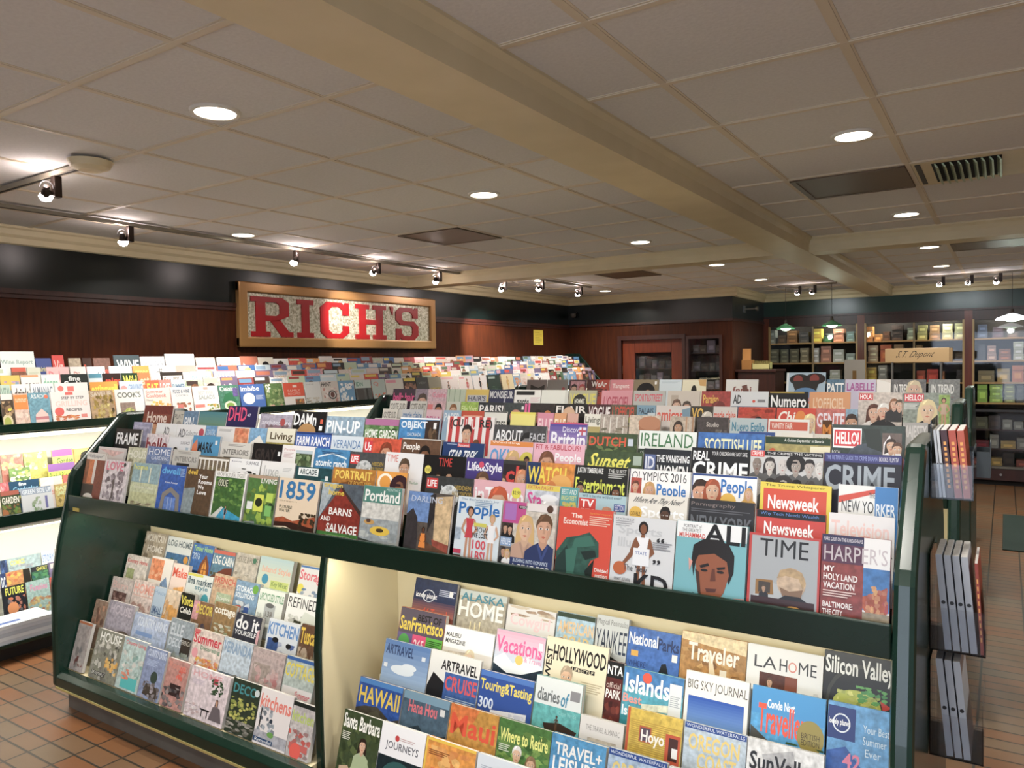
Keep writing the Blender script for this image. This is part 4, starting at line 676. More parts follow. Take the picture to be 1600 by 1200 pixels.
-0.441 -0.217 0.029|34423E~|r 2 4 42 26 F4F4F4;r 3.5 6 40.5 24 D83038;T 6 8 38 22 FFFFFF HELLO!;T 0 40 20 50 F4F4F4 KATE;t 1 29 14 33 E8E8E8 ROYAL;e 52 38 30 18 4A5460~;p 2A332F 44,4 66,4 74,30 50,24;r 70 8 96 56 6A5A54~;p F0E8EA 70,56 72,20 80,10 88,30 86,56;h 82 22 18 D8AC8C 3A2A22 F4F0F0 l;h 90 26 18 D8AC8C 5A3A2A 8A3A3A s;r 88 30 95 40 F4F4F4|dark magazine with white and red title and bride
@LL5 2.455 0.836 0.24
-4.110 -3.905 0.014|B8A890~|n 0 8 100 90 5A4630 D8C8B0 61 50;T 6 4 96 20 EDE6D8 MOUNTAIN;T 20 28 90 42 F0E8DC HOME|brown timber cabin magazine
-3.893 -3.671 0.01|E4E8E6|T 4 6 98 20 6A7A80 LOG HOME;r 4 34 98 80 4A7AA8~;p 3A6A3A 4,60 30,44 60,56 98,50 98,80 4,80;c 86 44 9 E8A030;t 10 56 50 66 F0E040 Cabins|white magazine with mountain and orange dot
-3.660 -3.483|3A70B8~|T 4 4 96 16 A8D878 Timber Home;t 6 20 40 34 D8E8F4 2016;p 8A4A2A 36,80 48,44 70,20 92,44 99,80;p F0A030 54,80 60,46 70,32 80,46 88,80;r 68 34 71 80 8A4A2A;r 56 52 86 54 8A4A2A|blue magazine with glowing A frame house
-3.478 -3.304 -0.012|5A86A0~|r 0 0 100 8 D8604A;T 2 12 98 32 F4F4F2 LOG CABIN;p 7A3A28 0,62 60,38 96,34 100,52 40,90 0,90;n 0 50 60 96 3A5A3A 6A4A3A 62 16|teal magazine with red log roof
-3.294 -3.119 -0.005|C8BEB0~|T 4 6 96 20 8A8478 HOUSE & HOME;n 4 40 96 90 9A9084 D8D0C4 63 26;c 82 12 8 3A7A5A|beige interior magazine with grey title
-3.109 -2.869|C4D8C8~|G 0 0 100 60 B8D4D8 E8E4C0;T 10 18 96 34 F0B49A Island Style;c 24 44 10 3A9AC0;r 42 44 96 60 D0DC78;t 46 46 92 58 3A6A3A Key West|pale green magazine with blue dot
-2.816 -2.642 -0.007|ECEAEA|r 0 0 100 4 3A7AC0;T 2 8 98 34 EE6A7A Storage;c 12 46 13 F0E040;n 8 44 96 80 6A8AB0 C8D0D8 64 24|white magazine with pink title and yellow dot
@LL4 2.36 0.737 0.24
-4.134 -3.928|DCD2C8~|T 4 8 96 20 D04A48 Country Home;r 10 30 44 52 A8B078~;r 8 60 60 92 8A9A6A~;n 50 30 96 90 C8B8A8 E8E0D8 65 14|cream magazine with red script title
-3.903 -3.708 0.017|EBE4DC|r 0 4 60 46 E89060~;n 0 4 60 44 D87848 F4B890 66 14;p 7A9AC0~ 60,50 80,36 100,60 100,80 60,80;p E8DCC8 20,90 60,60 100,80 100,96|white magazine with orange pattern and roofline
-3.703 -3.568 0.006|F0D8CC|T 6 8 98 28 E85A40 Make;p F0B060~ 30,50 90,44 96,90 24,90;n 30 50 96 90 D87A30 F0D080 67 12;r 10 76 30 96 303840|orange and white magazine
-3.564 -3.355 -0.023|D8DEDC|r 0 0 60 6 D8D04A;T 4 8 98 24 2A4A5A flea market;T 36 24 88 38 5A8A9A style;n 4 40 96 90 E0E4E2 B8C4C4 68 16;c 82 54 14 3AA0B0|pale grey magazine with teal dot
-3.349 -3.177|C8A888~|T 4 5 98 18 C85A4A FRENCH;t 10 20 90 26 B04A40 COUNTRY;r 24 36 90 60 A8B898~;t 28 42 86 50 F0F0E8 Provence;n 10 62 96 90 7A8A4A C8C0A0 69 14|tan magazine with red title and green panel
-3.172 -2.999 -0.007|7A9AB8~|T 4 10 80 22 EEF2F6 STORAGE;T 4 24 84 34 EEF2F6 SOLUTIONS;c 84 12 12 6AA83A;n 6 40 94 90 3A5A88 D0D8E0 70 20;r 14 50 36 70 C84A3A;r 50 50 70 70 3A5AA0|blue magazine with green dot
-2.995 -2.817 -0.02|E4E8E0|T 4 8 98 24 6AA078 UPCYCLED STYLE;r 30 30 72 70 B0B4B4;e 50 32 16 5 6A6A6A;t 38 44 64 56 5A4A3A 138;n 4 50 30 90 A8B0A8 D8DCD8 71 12|white magazine with green title and jar
-2.794 -2.585 -0.012|EDECE8|t 4 6 96 26 2A2A2C REFINED;n 10 40 96 90 C8C8C0 8A8A84 72 22;p D8DCD0 60,30 96,36 90,70 40,60;r 30 50 54 80 3A3A24;r 60 60 96 84 C8B83A|white magazine with black spaced title
@LL3 2.27 0.638 0.24
-4.129 -3.929 -0.004|D0C2BC~|T 6 8 80 24 E8C0B8 Barn;r 14 30 80 66 6A4A44~;n 14 30 80 64 5A3A38 B8948A 73 20|beige magazine with dark red inset
-3.922 -3.732 0.009|E0CCC4~|T 6 6 98 26 F0A898 HOME;n 6 44 96 90 C8A8A0 B88A80 74 22;r 4 30 96 32 E8B8A8|rose beige magazine
-3.727 -3.625|B8CCE0|t 6 6 96 16 8AA8CC House;T 8 40 90 56 4A6A98 SMALL;T 8 58 90 70 4A6A98 SPACE|slim pale blue magazine
-3.625 -3.503|E0C8AC~|r 0 30 100 60 E0A048~;n 4 10 96 90 C89050 F0E0C8 75 14|slim tan magazine
-3.498 -3.391 0.004|1E1E1A|T 4 6 98 24 E8D83A Vinta;T 10 28 96 40 F4F0E8 Celeb;t 4 56 96 64 A8A8A0 Cross;T 40 70 96 80 E8D83A 2016|slim black magazine with yellow title
-3.387 -3.228 -0.017|8A6444~|r 0 0 30 40 D89AA0~;T 18 6 98 26 E0C83A DECOR;n 0 44 100 96 3A3A5A A89070 76 28;e 34 72 20 14 3A4A78|brown magazine with yellow title and blue vases
-3.222 -3.061|9A7A4C~|T 2 8 98 26 F0ECE0 cottage;n 10 40 90 60 E8E0D0 7A8A5A 77 16;r 20 60 50 90 3A5A3A;n 0 60 100 96 C8C8B8 5A6A4A 78 20|golden brown magazine with flowers
-3.053 -2.872 -0.022|3A3C4A~|T 4 4 94 32 F2F2F4 do it;T 4 34 88 44 F2F2F4 YOURSELF;S 30 62 88 76 A8B0C8 Budget;p E8B0B8 90,30 100,24 100,60 90,50|dark slate magazine with bold white title
-2.823 -2.617 -0.01|DCE2EA|T 2 6 98 30 5A90D0 KITCHEN;n 4 40 96 96 3A5AA0 E8ECF0 79 20;r 6 36 40 90 3A5A98~;e 30 38 10 5 1A1A1E;e 74 44 8 5 1A1A1E;r 60 70 96 96 C88A6A|white magazine with blue title and cabinets
-2.609 -2.511|6A4A34~|T 2 6 98 34 F0C828 Tusca;e 40 60 26 20 B8A088;n 0 40 100 96 8A6A4A C8B49A 80 18|brown magazine with yellow title
@LL2 2.17 0.534 0.24
-4.126 -4.006|A88A74~|n 0 10 100 96 7A5A4A D8A080 81 20|slim brown garden magazine
-3.992 -3.757 0.017|A8A0AC~|T 8 6 90 24 C8BCC8 HOUSE;e 74 72 40 20 6A5A50;r 0 60 100 74 8A90A0~|mauve grey magazine with stone arch
-3.747 -3.451 -0.005|AEBCD8~|T 12 6 96 26 E0E8F4 COUNTRY LIVING;r 12 36 60 44 7A9ACC;l 16 50 70 5 C8D4E8;n 0 70 100 98 8A94A8 C8C8D0 82 20|powder blue magazine with pale title
-3.440 -3.253 0.016|98A4AC~|T 6 8 60 30 D0D8E0 ELLE;T 6 34 80 50 D0D8E0 DECOR;r 60 30 100 60 3A3028;t 62 34 98 42 D8D4C8 FRENCH;n 4 56 96 96 6A7464 A8B0A8 83 26|grey green magazine with dark panel
-3.244 -3.025|E2CFC4~|r 0 0 20 8 D86A6A;T 2 6 96 26 E03048 Summer;T 30 28 96 38 6A9A7A Decorating;c 14 44 10 F0A0A8;n 20 50 98 98 E8B83A E0586A 84 40|cream magazine with red title and flowers
-3.021 -2.816|C4D2DE~|T 2 6 98 26 8AA8C8 VERANDA;r 0 62 100 100 5A7080~;p 8A8A84 10,74 60,60 90,74 90,82 10,82;n 10 74 96 98 3A4A4A 9AA0A0 85 16|pale blue magazine with pavilion
-2.812 -2.600 -0.004|C0ACA8~|r 8 26 60 60 A8988E~;n 10 30 90 96 C07A7A D8C8C0 86 30;T 12 6 90 20 CFB8B4 Country|dusty pink magazine
-2.592 -2.406|BAC6BE~|r 0 0 100 6 3A6AB0;T 2 10 98 34 F0DC3A COTTAGE;r 2 50 98 84 ECE6E2;S 40 54 96 66 E06A78 Summer;S 50 68 98 80 E06A78 Styling;n 0 84 100 100 6A7A5A C8C8B8 87 18|blue green magazine with yellow title
@LL1 2.086 0.435 0.24
-4.140 -4.012 0.005|B0A6A2~|r 0 0 100 5 C8784A;r 30 70 90 90 7A4A44~;e 50 56 20 8 8A8A8A;n 0 30 100 96 8A8480 C8C0BC 88 12|slim grey interior magazine
-3.950 -3.706|8A8A7A~|T 14 4 92 24 F0F0E8 HOUSE;n 4 20 90 100 3A3A30 D0CCC0 89 50;n 50 50 96 84 E0A03A F0C870 90 14;r 10 84 60 92 2A2A26;t 12 85 58 91 F0F0E8 BEAUTIFUL|dark floral interior magazine
-3.700 -3.510|B4CAC6~|r 0 0 100 5 A8B4C4;T 8 5 98 15 E0707A Country Living;n 0 24 100 80 7AA8A0 E0D8D0 91 36;r 20 74 90 96 4AC0C0;n 10 60 50 80 D86A5A E8A080 92 8|mint magazine with turquoise chest
-3.505 -3.336 -0.009|8A98BC~|T 10 4 96 18 D4DEF0 COUNTRY LIVING;l 12 24 70 5 B8C8E8;e 60 56 16 12 3A4A40;p 4A4038 20,92 30,70 86,74 90,98;n 16 66 96 100 5A5048 A8A0A8 93 24|lavender blue magazine with baskets
-3.321 -3.155 -0.026|C08A80~|n 50 8 90 40 E05040 D86A5A 94 12;T 10 6 90 20 D88A7A Rooms;r 30 50 80 74 3A2A2A;n 0 56 100 100 3A3438 A89A98 95 26|rust red magazine with vase of flowers
-3.136 -2.857 -0.026|D8C8CC~|T 6 6 80 18 E0A8AC HOME;l 8 24 40 4 C8B8C8;n 54 14 88 44 2E4A2E 3A5A38 96 40;n 60 12 84 24 B83048 C84858 97 6;h 78 56 14 C89878 4A3020 7A6A6A l;p 6A6064 70,66 88,66 96,92 64,92;r 40 76 64 79 1A1A1C;r 44 79 46 92 1A1A1C;r 58 79 60 92 1A1A1C;n 0 70 40 94 E8E0E0 B89A9A 98 20|pink magazine with flower vase and seated woman
-2.839 -2.655 -0.019|2E3A2C~|T 6 8 90 26 3A8A90 DECO;c 90 16 8 C8D0D0;n 4 34 96 76 7A8A3A C8C05A 99 60;n 0 74 100 100 A8A49A 4A4A3E 100 30|dark green magazine with teal title and orchard
-2.651 -2.450 -0.02|E4DCDA|T 4 10 98 36 E87A6A kitchens;n 6 32 60 76 2A3A4A B8C0C8 101 26;r 0 76 100 96 A8A8B0~;r 10 36 14 70 2A2A2E;r 0 88 60 96 2A4A70;t 6 89 56 95 F0F0F0 Remodel;e 50 78 10 5 6AA04A|white magazine with coral title
-2.447 -2.315 -0.03|BDB6B4~|r 0 0 100 8 1E2420;T 4 16 98 36 B8CC5A kitchen;n 0 50 100 96 8A8684 C84A40 102 24;r 10 74 90 86 C8605A;c 40 88 24 E8584A|grey magazine with lime title and red worktop
@LR5 2.455 0.836 0.24
-2.110 -1.887 0.031|22325A~|G 0 28 100 62 22325A D8806A;e 36 24 16 10 22325A;e 36 24 15 9.3 E0E4F0;e 36 24 13 8 22325A;T 6 20 56 30 F4F4FA lonely planet;l 60 12 98 4 C8D0E8;T 26 42 84 54 F0604A 44 Travel;r 84 12 92 20 F0F0F0|navy and orange sunset magazine
-1.871 -1.641 0.02|B8AE9A~|r 0 0 100 10 C8D0CC;T 4 4 96 16 3A8AA0 ALASKA;T 2 16 96 40 F8F8F4 HOME;n 0 56 100 90 8A7A60 E0D0A8 103 24;r 30 46 32 66 F8E8B0;r 50 44 52 64 F8E8B0;r 40 46 42 66 F8E8B0|tan interior magazine with teal and white title
-1.633 -1.416 -0.004|E8E4E2|n 0 0 100 16 D8C8B0 A88A70 104 8;T 8 12 90 36 F4D0D4 Cowgirl;T 14 52 86 70 2A3A2A MALIBU;p 3A6A30 0,40 12,50 8,76 0,80|pale pink magazine with dark lower title
-1.410 -1.252 0.005|A8C8DC~|r 0 0 100 7 1E3A24;T 4 12 98 30 F0C890 AMERICAN;T 22 32 90 50 F0D088 ROAD;h 16 48 24 C89070 B07A50 3A8AC0 s;h 56 56 18 D8A080 6A4A30 C83A3A s|sky blue magazine with two small faces
-1.246 -1.120 0.019|D0D4D4|t 4 4 98 14 7A7A7A Magical Peninsulas;t 2 18 98 48 2A3A52 YANKEE;p 2A2A26 50,52 98,60 98,64 50,58;t 20 60 90 74 4A4A4A Summer|pale grey magazine with tall navy title
-1.118 -0.925|3E70C0~|T 2 7 58 24 F4F6FA National;T 58 9 98 26 22386A Parks;r 8 32 22 40 E8B040;t 4 46 38 54 1E3A78 WHERE;T 4 56 44 66 1E3A78 THE;T 4 68 54 78 1E3A78 AIR IS;p 101820 58,100 62,60 68,44 76,42 84,62 96,100;r 86 28 96 38 F0F0F0|blue magazine with black rock silhouette
-0.923 -0.702 0.019|B88440~|p E8D0A0~ 0,0 100,0 100,18 0,10;n 0 20 100 90 8A5A24 D8A860 105 60;p F0DCB8 42,20 50,30 56,50 62,66 50,84 40,90 54,66 46,46;T 12 12 90 34 F8F0E4 Traveler;r 62 40 72 54 F0E8D8|golden hillside magazine with white path
-0.700 -0.468 0.018|F0EFED|t 10 12 40 26 3A3A40 LA;t 44 12 54 26 3A3A40 H;e 61 19.5 5.5 6 E88A7A;e 61 19.5 4 4.4 F0EFED;t 69 12 92 26 3A3A40 ME;r 18 31 68 72 5A2A1C~;r 52 31 68 72 8A4428;h 32 42 13 D8A888 5A3A2A 2A2A2E l;n 78 44 96 80 D8D8D8 C8C8C8 106 8|white magazine with wooden door photograph
-0.466 -0.268 0.04|17191C|e 66 50 62 42 3A3A34;e 66 52 58 40 17191C;T 2 4 98 28 F6F6F2 Silicon Valley;e 48 52 34 16 C0C848;e 44 58 14 9 6A4A24;n 20 38 80 66 8AA030 D8D870 107 40;n 46 31 90 48 3A8A4A 6ABA5A 108 26;p D83A30 80,42 96,47 84,52;l 84 70 96 3 A8A8A8|black magazine with green carved melon dragon
@LR4 2.36 0.737 0.24
-2.111 -1.875 0.031|D0703A~|r 0 0 100 36 5A5060;T 40 6 92 16 1A1A1A BEST OF;T 2 12 98 32 E8CC30 SanFrancisco;r 34 36 64 64 E0487A;T 38 42 60 58 F8D8E0 265;r 64 36 100 70 5AB038;l 66 40 98 5 2A4A20;r 0 36 34 64 6A5A8A;c 16 48 12 4AA04A;r 0 66 100 100 E86A30;c 14 78 12 3A2A5A;c 40 78 12 E8B830;c 62 74 12 C85A3A;n 66 72 98 98 3A8AA8 D0D0D0 109 12|colourful illustrated tile magazine with yellow title
-1.872 -1.633|DCD6D0|r 0 0 100 34 F0F0EE;T 4 10 34 17 4A4A4E MALIBU;T 4 20 44 27 4A4A4E MAGAZINE;p C8BCAE~ 0,40 60,36 90,60 96,100 0,100;h 56 46 34 E0C0A8 D8C8A8 F0ECE8 l|white magazine with blonde portrait
-1.627 -1.411 0.026|9AB4C8~|G 0 0 100 44 E0A8C0 C8DCEC;T 2 8 96 30 F05A9A Vacations;p E8EEF2 0,40 20,30 40,42 70,28 100,40 100,60 0,60;p 1E3040~ 0,46 30,56 60,54 100,42 100,66 0,72;r 0 68 100 100 4A8090~;c 52 36 8 F0C860;t 62 30 96 37 E878A8 & Travel;r 88 8 96 18 F0F0F0|pink lettered mountain lake magazine
-1.406 -1.158 0.037|E6DABC|V 2 12 12 52 16161A WEST;T 13 8 98 28 16161A HOLLYWOOD;r 44 31 82 36 16161A;t 46 31.5 80 35.5 E6DABC LIFESTYLE;h 38 46 32 E0B494 B09A80 16161A s;p 16161A 8,100 14,70 26,60 32,66 46,66 52,60 66,72 72,100;l 62 46 96 5 B8AA8A|cream magazine with man in black t-shirt
-1.156 -1.095|5A1E1A~|r 0 0 100 22 141416;T 2 5 98 18 F0F0F0 NTA;t 4 28 90 36 D8C8C0 official;T 4 38 96 50 F0ECE8 PARK;n 0 54 100 96 3A1210 8A3A2A 110 14|narrow dark red magazine with white letters
-1.093 -0.880 -0.006|4AA6BE~|r 0 0 100 26 3A7AB8~;T 4 8 78 34 F4F6FA Islands;c 40 10 8 E0503A;r 78 10 98 64 E0E4E8;l 80 26 96 6 A8B0B8;T 2 36 34 48 F09A90 Best;T 2 52 68 66 F0F6FA Islands to;r 0 66 100 100 1E8A98~;p E0E4D0~ 34,46 78,40 78,50 34,54|turquoise sea magazine with white title
-0.875 -0.670 0.024|EAE8E4|t 4 9 98 23 4A4440 BIG SKY JOURNAL;r 6 28 94 100 2A66C0~;G 6 28 94 60 2458B8 6A98D8;n 30 76 80 88 9A7AB8 B89AC0 111 12|white magazine with deep blue sky photograph
-0.660 -0.445 0.023|4AA0D8~|r 0 0 100 30 3A94D4;T 22 12 60 22 F0F4F8 Conde Nast;T 10 18 76 50 EF4E2A Traveller;e 82 44 18 18 9A8A3A;t 70 40 94 46 4A3A1A BRITISH;t 70 47 94 53 4A3A1A EDITION;p 4A4A44 0,44 30,60 30,76 0,60;r 22 66 80 76 F0EAE4;t 26 67 76 75 E08A7A THE HOT LIST 2016;n 30 54 100 70 2A4A2A 4A7A3A 112 16;p D8D4CC 0,80 60,84 96,92 96,100 0,100|bright blue magazine with orange red title
-0.438 -0.266 0.025|5A9AD0~|r 0 4 44 38 22387A;e 22 21 14 10 E0E8F4;e 22 21 12 8.5 22387A;T 2 17 36 25 F4F6FA lonely planet;t 56 18 96 26 D0E4F4 Your Best;t 56 30 92 38 D0E4F4 Summer;t 60 42 84 50 D0E4F4 Ever;p 2E5AA8~ 0,52 30,44 54,62 100,60 100,100 0,100;T 26 50 54 66 E07A9A 42|blue seascape magazine with navy corner
@LR3 2.27 0.638 0.24
-2.117 -1.883 0.024|7A9CCC~|G 0 0 100 70 5A80B8 A8C4E4;T 4 6 66 20 2A4270 ARTRAVEL;e 46 40 26 7 E4ECF4;e 60 34 16 5 E4ECF4;p 5A7A9A~ 0,84 30,78 100,84 100,100 0,100;r 84 14 92 20 D8E0EA;r 4 34 12 40 E8ECF0|soft blue sky magazine
-1.879 -1.640 0.026|E4E4E2|T 24 10 96 24 1E1E22 ARTRAVEL;p 1E1E22 10,30 40,44 46,70 30,100 0,100 0,50;r 34 26 100 100 3A62A8~;T 36 30 98 50 E0545A CRUISE;l 40 58 98 4 A8C0E0;p E8ECEE 40,76 70,66 100,80 100,88 40,86|two overlapping travel covers magazine with red title
-1.635 -1.403|2C52A4|r 0 0 100 8 4A7AC8;T 2 12 98 32 F4DC4A Touring&Tasting;T 2 38 30 54 D8E4F8 300;l 4 60 26 4 8AA8E0;p E4E6F0 26,54 92,48 90,100 24,100;n 60 52 88 70 D0D4E8 C8CCE0 113 8|royal blue magazine with yellow title
-1.397 -1.188 0.028|5AB0B0~|r 0 0 100 34 DCE2E4;T 6 14 54 30 6A7074 diaries;S 56 14 74 32 3A8AB0 of;r 76 10 96 22 8A8A90;t 54 37 92 44 8AD0D0 Cape Verde;p 3A2A20 24,56 60,52 96,58 90,66 30,66;f 52 44 20 6A4A34 4A3A2A 1A1A1A|teal magazine with boat and white band
-1.209 -1.049 -0.06|DED9D6|t 14 14 92 24 8A8684 THE TRAVEL ALMANAC;r 20 36 86 100 C4B8A8~;h 58 58 26 D89A80 8A6A50 A8B0B8 b;p E4E0DC 24,60 40,50 44,100 24,100|off white magazine with seated man
-1.041 -0.852|D4B43A~|r 0 0 5 60 C8502A;l 8 14 98 16 B89428;r 24 20 46 40 B85A34;r 26 22 44 38 5A4A5A;T 28 24 70 44 F4F0EA Hoyo;r 72 22 98 60 C8502A;r 78 26 94 54 4A2A24;r 84 38 94 50 F0F0F0|yellow house front magazine
-0.846 -0.649|B8C8D8~|r 0 0 100 7 1E4A9A;t 3 1.5 97 5.5 E8F0FA WONDERFUL WATERFALLS;T 8 12 90 32 EED070 OREGON;T 24 34 86 54 EED070 COAST;n 0 56 100 100 4A5A4A 7A8A8A 114 40;p E8E8E4 60,60 70,56 64,90 56,90;t 4 58 34 66 F0F0F0 THE WILD|pale blue magazine with gold title and coast
-0.649 -0.432|D8D8DA~|p B0B0B4~ 20,16 60,4 70,30 30,40;T 4 14 94 42 1A1A1E SunValley;t 46 44 72 52 2A2A2E magazine;n 4 54 96 96 B8BCC0 8A8E92 115 26|grey snowy magazine with black title
-0.429 -0.256 -0.075|7AA4D4~|T 40 30 80 42 E8A8B0 TIME;p 5A84BC~ 10,60 50,40 100,60 100,100 0,100|soft blue magazine with faint pink title
@LR2 2.17 0.534 0.24
-2.160 -1.934|2A56A8~|r 0 0 100 8 4A8AD0;T 4 12 96 38 F0CC3A HAWAII;p 4A4438~ 0,48 20,42 50,39 80,54 100,48 100,100 0,100;p 5A5644 30,52 50,44 70,60 50,70|blue magazine with yellow title and volcano
-1.927 -1.707|4A6478~|r 0 0 100 12 7AA0B8;T 14 12 76 30 E8707A Hana Hou;p 2A3A44~ 0,60 40,46 60,60 100,50 100,100 0,100;r 82 14 92 24 E0E0E0;t 62 60 92 70 D8E0E8 Pacific|slate blue cliff magazine with pink title
-1.701 -1.489|C89030~|p E07830~ 0,0 60,0 50,20 0,30;T 4 12 96 42 E85028 Maui;l 8 52 60 4 B08028;h 70 60 14 6A3A24 2A1A14 C05030 b;n 0 70 100 100 B8802A D8A848 116 20|amber gold magazine with orange title
-1.486 -1.276|4A7A38~|n 0 10 100 60 2E5A24 8AB050 117 50;T 4 12 96 30 F0F080 Where to Retire;h 40 44 28 E0B494 E0DCD8 3A3A88 s;h 68 52 28 E0B494 8A6A4A 2A2A3A l;p 3A3A88 6,100 20,72 50,68 60,100;l 4 34 26 4 D8E0C8|green magazine with older couple
-1.273 -1.073|4A98CC~|T 8 10 94 26 F4F4F2 TRAVEL+;T 6 28 90 48 F4F4F2 LEISURE;n 36 44 76 60 E8B838 F0D060 118 12;T 30 54 80 72 E04A3A BEST;r 0 74 100 100 2E6E9C~|blue magazine with white title and orange badge
-1.064 -0.867 0.005|A8C0DC~|r 0 0 100 8 1E4A9A;t 3 2 97 6 E8F0FA WONDERFUL WATERFALLS;T 8 14 90 36 E8D078 OREGON;n 0 60 100 100 4A5A4A 8A9A9A 119 30|light blue magazine with gold title
-0.861 -0.657|E4E6EC|r 0 0 100 100 DCE0E8;l 10 20 80 6 B8C0CC|plain pale magazine at frame edge
@LR1 2.086 0.435 0.24
-2.163 -1.945|3A4A2C~|n 0 10 100 100 24341C 5A6A3A 120 60;T 2 4 98 26 F4F2EA Santa Barbara;l 4 32 26 5 D8D8C8;h 60 46 26 D8AC8C 2A1E16 A8B890 l;p A8B88C 30,100 44,66 70,58 86,76 90,100;p C8A888 8,84 30,80 36,86 20,100 8,100|dark leafy magazine with woman in green cardigan
-1.964 -1.753|EDEDF0|c 38 18 5 C83A3A;l 44 16 78 2 C8A8A8;t 14 24 88 38 3A3A4A JOURNEYS;r 0 46 100 100 14282E~;e 50 80 40 30 2A5A5A;T 26 72 90 88 D8E8E8 North|white topped magazine with dark lower half
-1.750 -1.530|E0922E~|r 0 0 100 4 E8C028;r 0 0 4 100 E8C028;n 6 10 90 60 C86A20 F0B860 121 20;T 14 40 90 60 E85030 Spain;l 8 16 50 3 8A4A20|orange yellow magazine
-1.522 -1.309|D4DCE6|T 8 30 96 60 4A5A78 AFAR;l 8 14 60 2 A8B0C0|pale blue white magazine
@R2 4.39 1.36 0.24
-4.154 -3.888|E6E4E0|l 10 10 80 3 C8C4C0|stack of white wrapped magazines
-1.294 -1.091|D8E0EC|r 0 0 100 40 3A5AA0;T 8 8 94 30 F0F0F4 DER SPIEGEL|white magazine with blue banner
-1.056 -0.886|ECEAE4|r 0 30 100 60 3A3430|white magazine with dark lower edge
-0.879 -0.796|DCD8D0|t 10 8 90 22 3A3A3A WUNDER|pale magazine with small dark title
@R3 4.47 1.43 0.245
-4.138 -3.983|D8D4CE|T 8 10 92 30 6A6862 COTE SUD|grey white magazine
-3.937 -3.724|C8CCD4|T 6 8 94 28 5A84B8 marie claire|grey magazine with blue lowercase title
-3.693 -3.544|E0B8C8|T 6 20 94 44 C84A88 BELLA|pink magazine with magenta title
-3.526 -3.364|98B8D8|T 6 8 94 34 D8E4F0 PAPER|light blue magazine
-3.358 -3.156|C84A2E|r 8 14 92 18 E8A088;T 8 22 92 50 D83A28 ELLE|brick red magazine
-3.151 -2.957|E2E2DE|r 0 0 100 3 2A2A2A;T 4 28 96 48 3A3A3A MONTRES|white magazine with thin dark border
-2.924 -2.723|E8DC4A|r 0 6 100 40 ECE27A;t 20 40 80 50 8A7A20 SUMMER|yellow magazine
-2.702 -2.575|D88AA4|T 6 16 94 50 F0D0DC ELLE|rose magazine with pale title
-2.570 -2.476|E0A070|T 6 16 94 50 F4E4D8 ELLE|apricot magazine with pale title
-2.471 -2.388|D8A89C|t 6 16 94 40 D85A4A marie|salmon magazine
-2.340 -2.222|E8E6DE|T 6 6 96 30 6A6A60 Living;r 0 34 100 60 B8A868|white magazine with thin grey title
-2.218 -2.026|B8ACA4~|r 10 6 14 50 E8E4DE;r 34 6 38 50 E8E4DE;r 58 6 62 50 E8E4DE;r 82 6 86 50 E8E4DE;n 0 30 100 60 6A6A5A A89A8A 122 14|grey brown magazine with pale posts
-2.017 -1.805|D4C4B4~|e 66 30 34 22 B87858;e 66 20 36 18 C88A68|peach magazine with terracotta hat
-1.742 -1.586|C8B8A8~|h 34 30 40 C89878 3A2A22 2A2A2E l;r 64 0 70 60 C89A78;r 78 0 84 60 D8C8B8;r 90 0 96 60 B88A68|striped tan magazine with dark haired woman
-1.570 -1.378|4A4244~|T 30 12 70 24 D0C8C4 Studio;n 60 30 96 60 8A8480 5A5452 123 8|charcoal magazine with small pale title
-1.370 -1.154|BCCCD4|T 6 10 94 32 3A88A8 Nuevo Estilo|pale blue magazine with teal title
-1.147 -0.922|EDEDEA|r 4 6 96 26 D8604A;T 8 9 60 23 F4E4DC VANITY FAIR;r 0 50 100 60 8A8A88|white magazine with coral banner
-0.854 -0.804|5A3414|T 6 10 96 36 E08A28 M|dark magazine with orange letter
-0.453 -0.337|A8A6A4|T 4 6 96 40 D0CCCC MAJESTY|grey magazine with pale title
@R4 4.55 1.49 0.246
-4.134 -3.959|DCDAD4|T 6 8 94 30 6A6862 COTE SUD|pale magazine with condensed grey title
-3.920 -3.751|D0CEC8|T 6 8 94 30 6A6862 COTE OUEST|light grey magazine with condensed title
-3.745 -3.569|D0A8B0~|h 62 30 50 B87858 1A1414 C83A4A s;r 0 10 30 40 E0787A|pinkish magazine with man in red headphones
-3.557 -3.429|C8CCC0|h 50 30 50 D8AC8C 8A5A34 5A6A7A s|pale magazine with brown haired man
-3.423 -3.263|9ABC4A~|T 6 12 94 30 D8E8A0 Elle Vert;r 0 44 100 60 6A84B0|lime green magazine
-3.258 -3.030|2A2E36|T 4 8 96 34 F0F0F0 PARIS!;h 40 44 34 B88868 1A1414 2A2A2A s|black magazine with large white title and exclamation
-3.025 -2.834|3A4446~|e 50 40 26 20 C88A78;r 88 2 98 60 E85A9A;r 74 10 84 20 E8E8E8|dark magazine with pink stripe
-2.829 -2.615|2E2828~|h 40 36 40 B0705A 1A1414 3A2A2A l;e 76 36 14 16 C87A40;r 0 0 8 60 E85A9A|very dark magazine with two faces
-2.610 -2.357|1E1C1C|T 4 6 96 26 E8E4E0 FLAIR;e 44 34 20 26 D8B090|black magazine with blond crop
-2.352 -2.186|4A2228~|T 2 6 98 40 F0E8E8 VOGUE|maroon magazine with tall white title
-2.181 -1.999|5A5A48~|T 4 4 96 34 D84A34 L'OFFICIEL;n 0 30 100 60 D8D84A 3A3A3A 124 12|multicoloured magazine with red title
-1.999 -1.871|7AA0B8|T 10 8 90 24 3A4A5A PALAIS;r 60 20 100 60 C8D4DC|blue grey magazine
-1.867 -1.642|DAD0CC|T 4 10 80 40 E05A48 amicas;p 7A9AB0 76,10 100,4 100,60 84,60|white magazine with bold red lowercase title
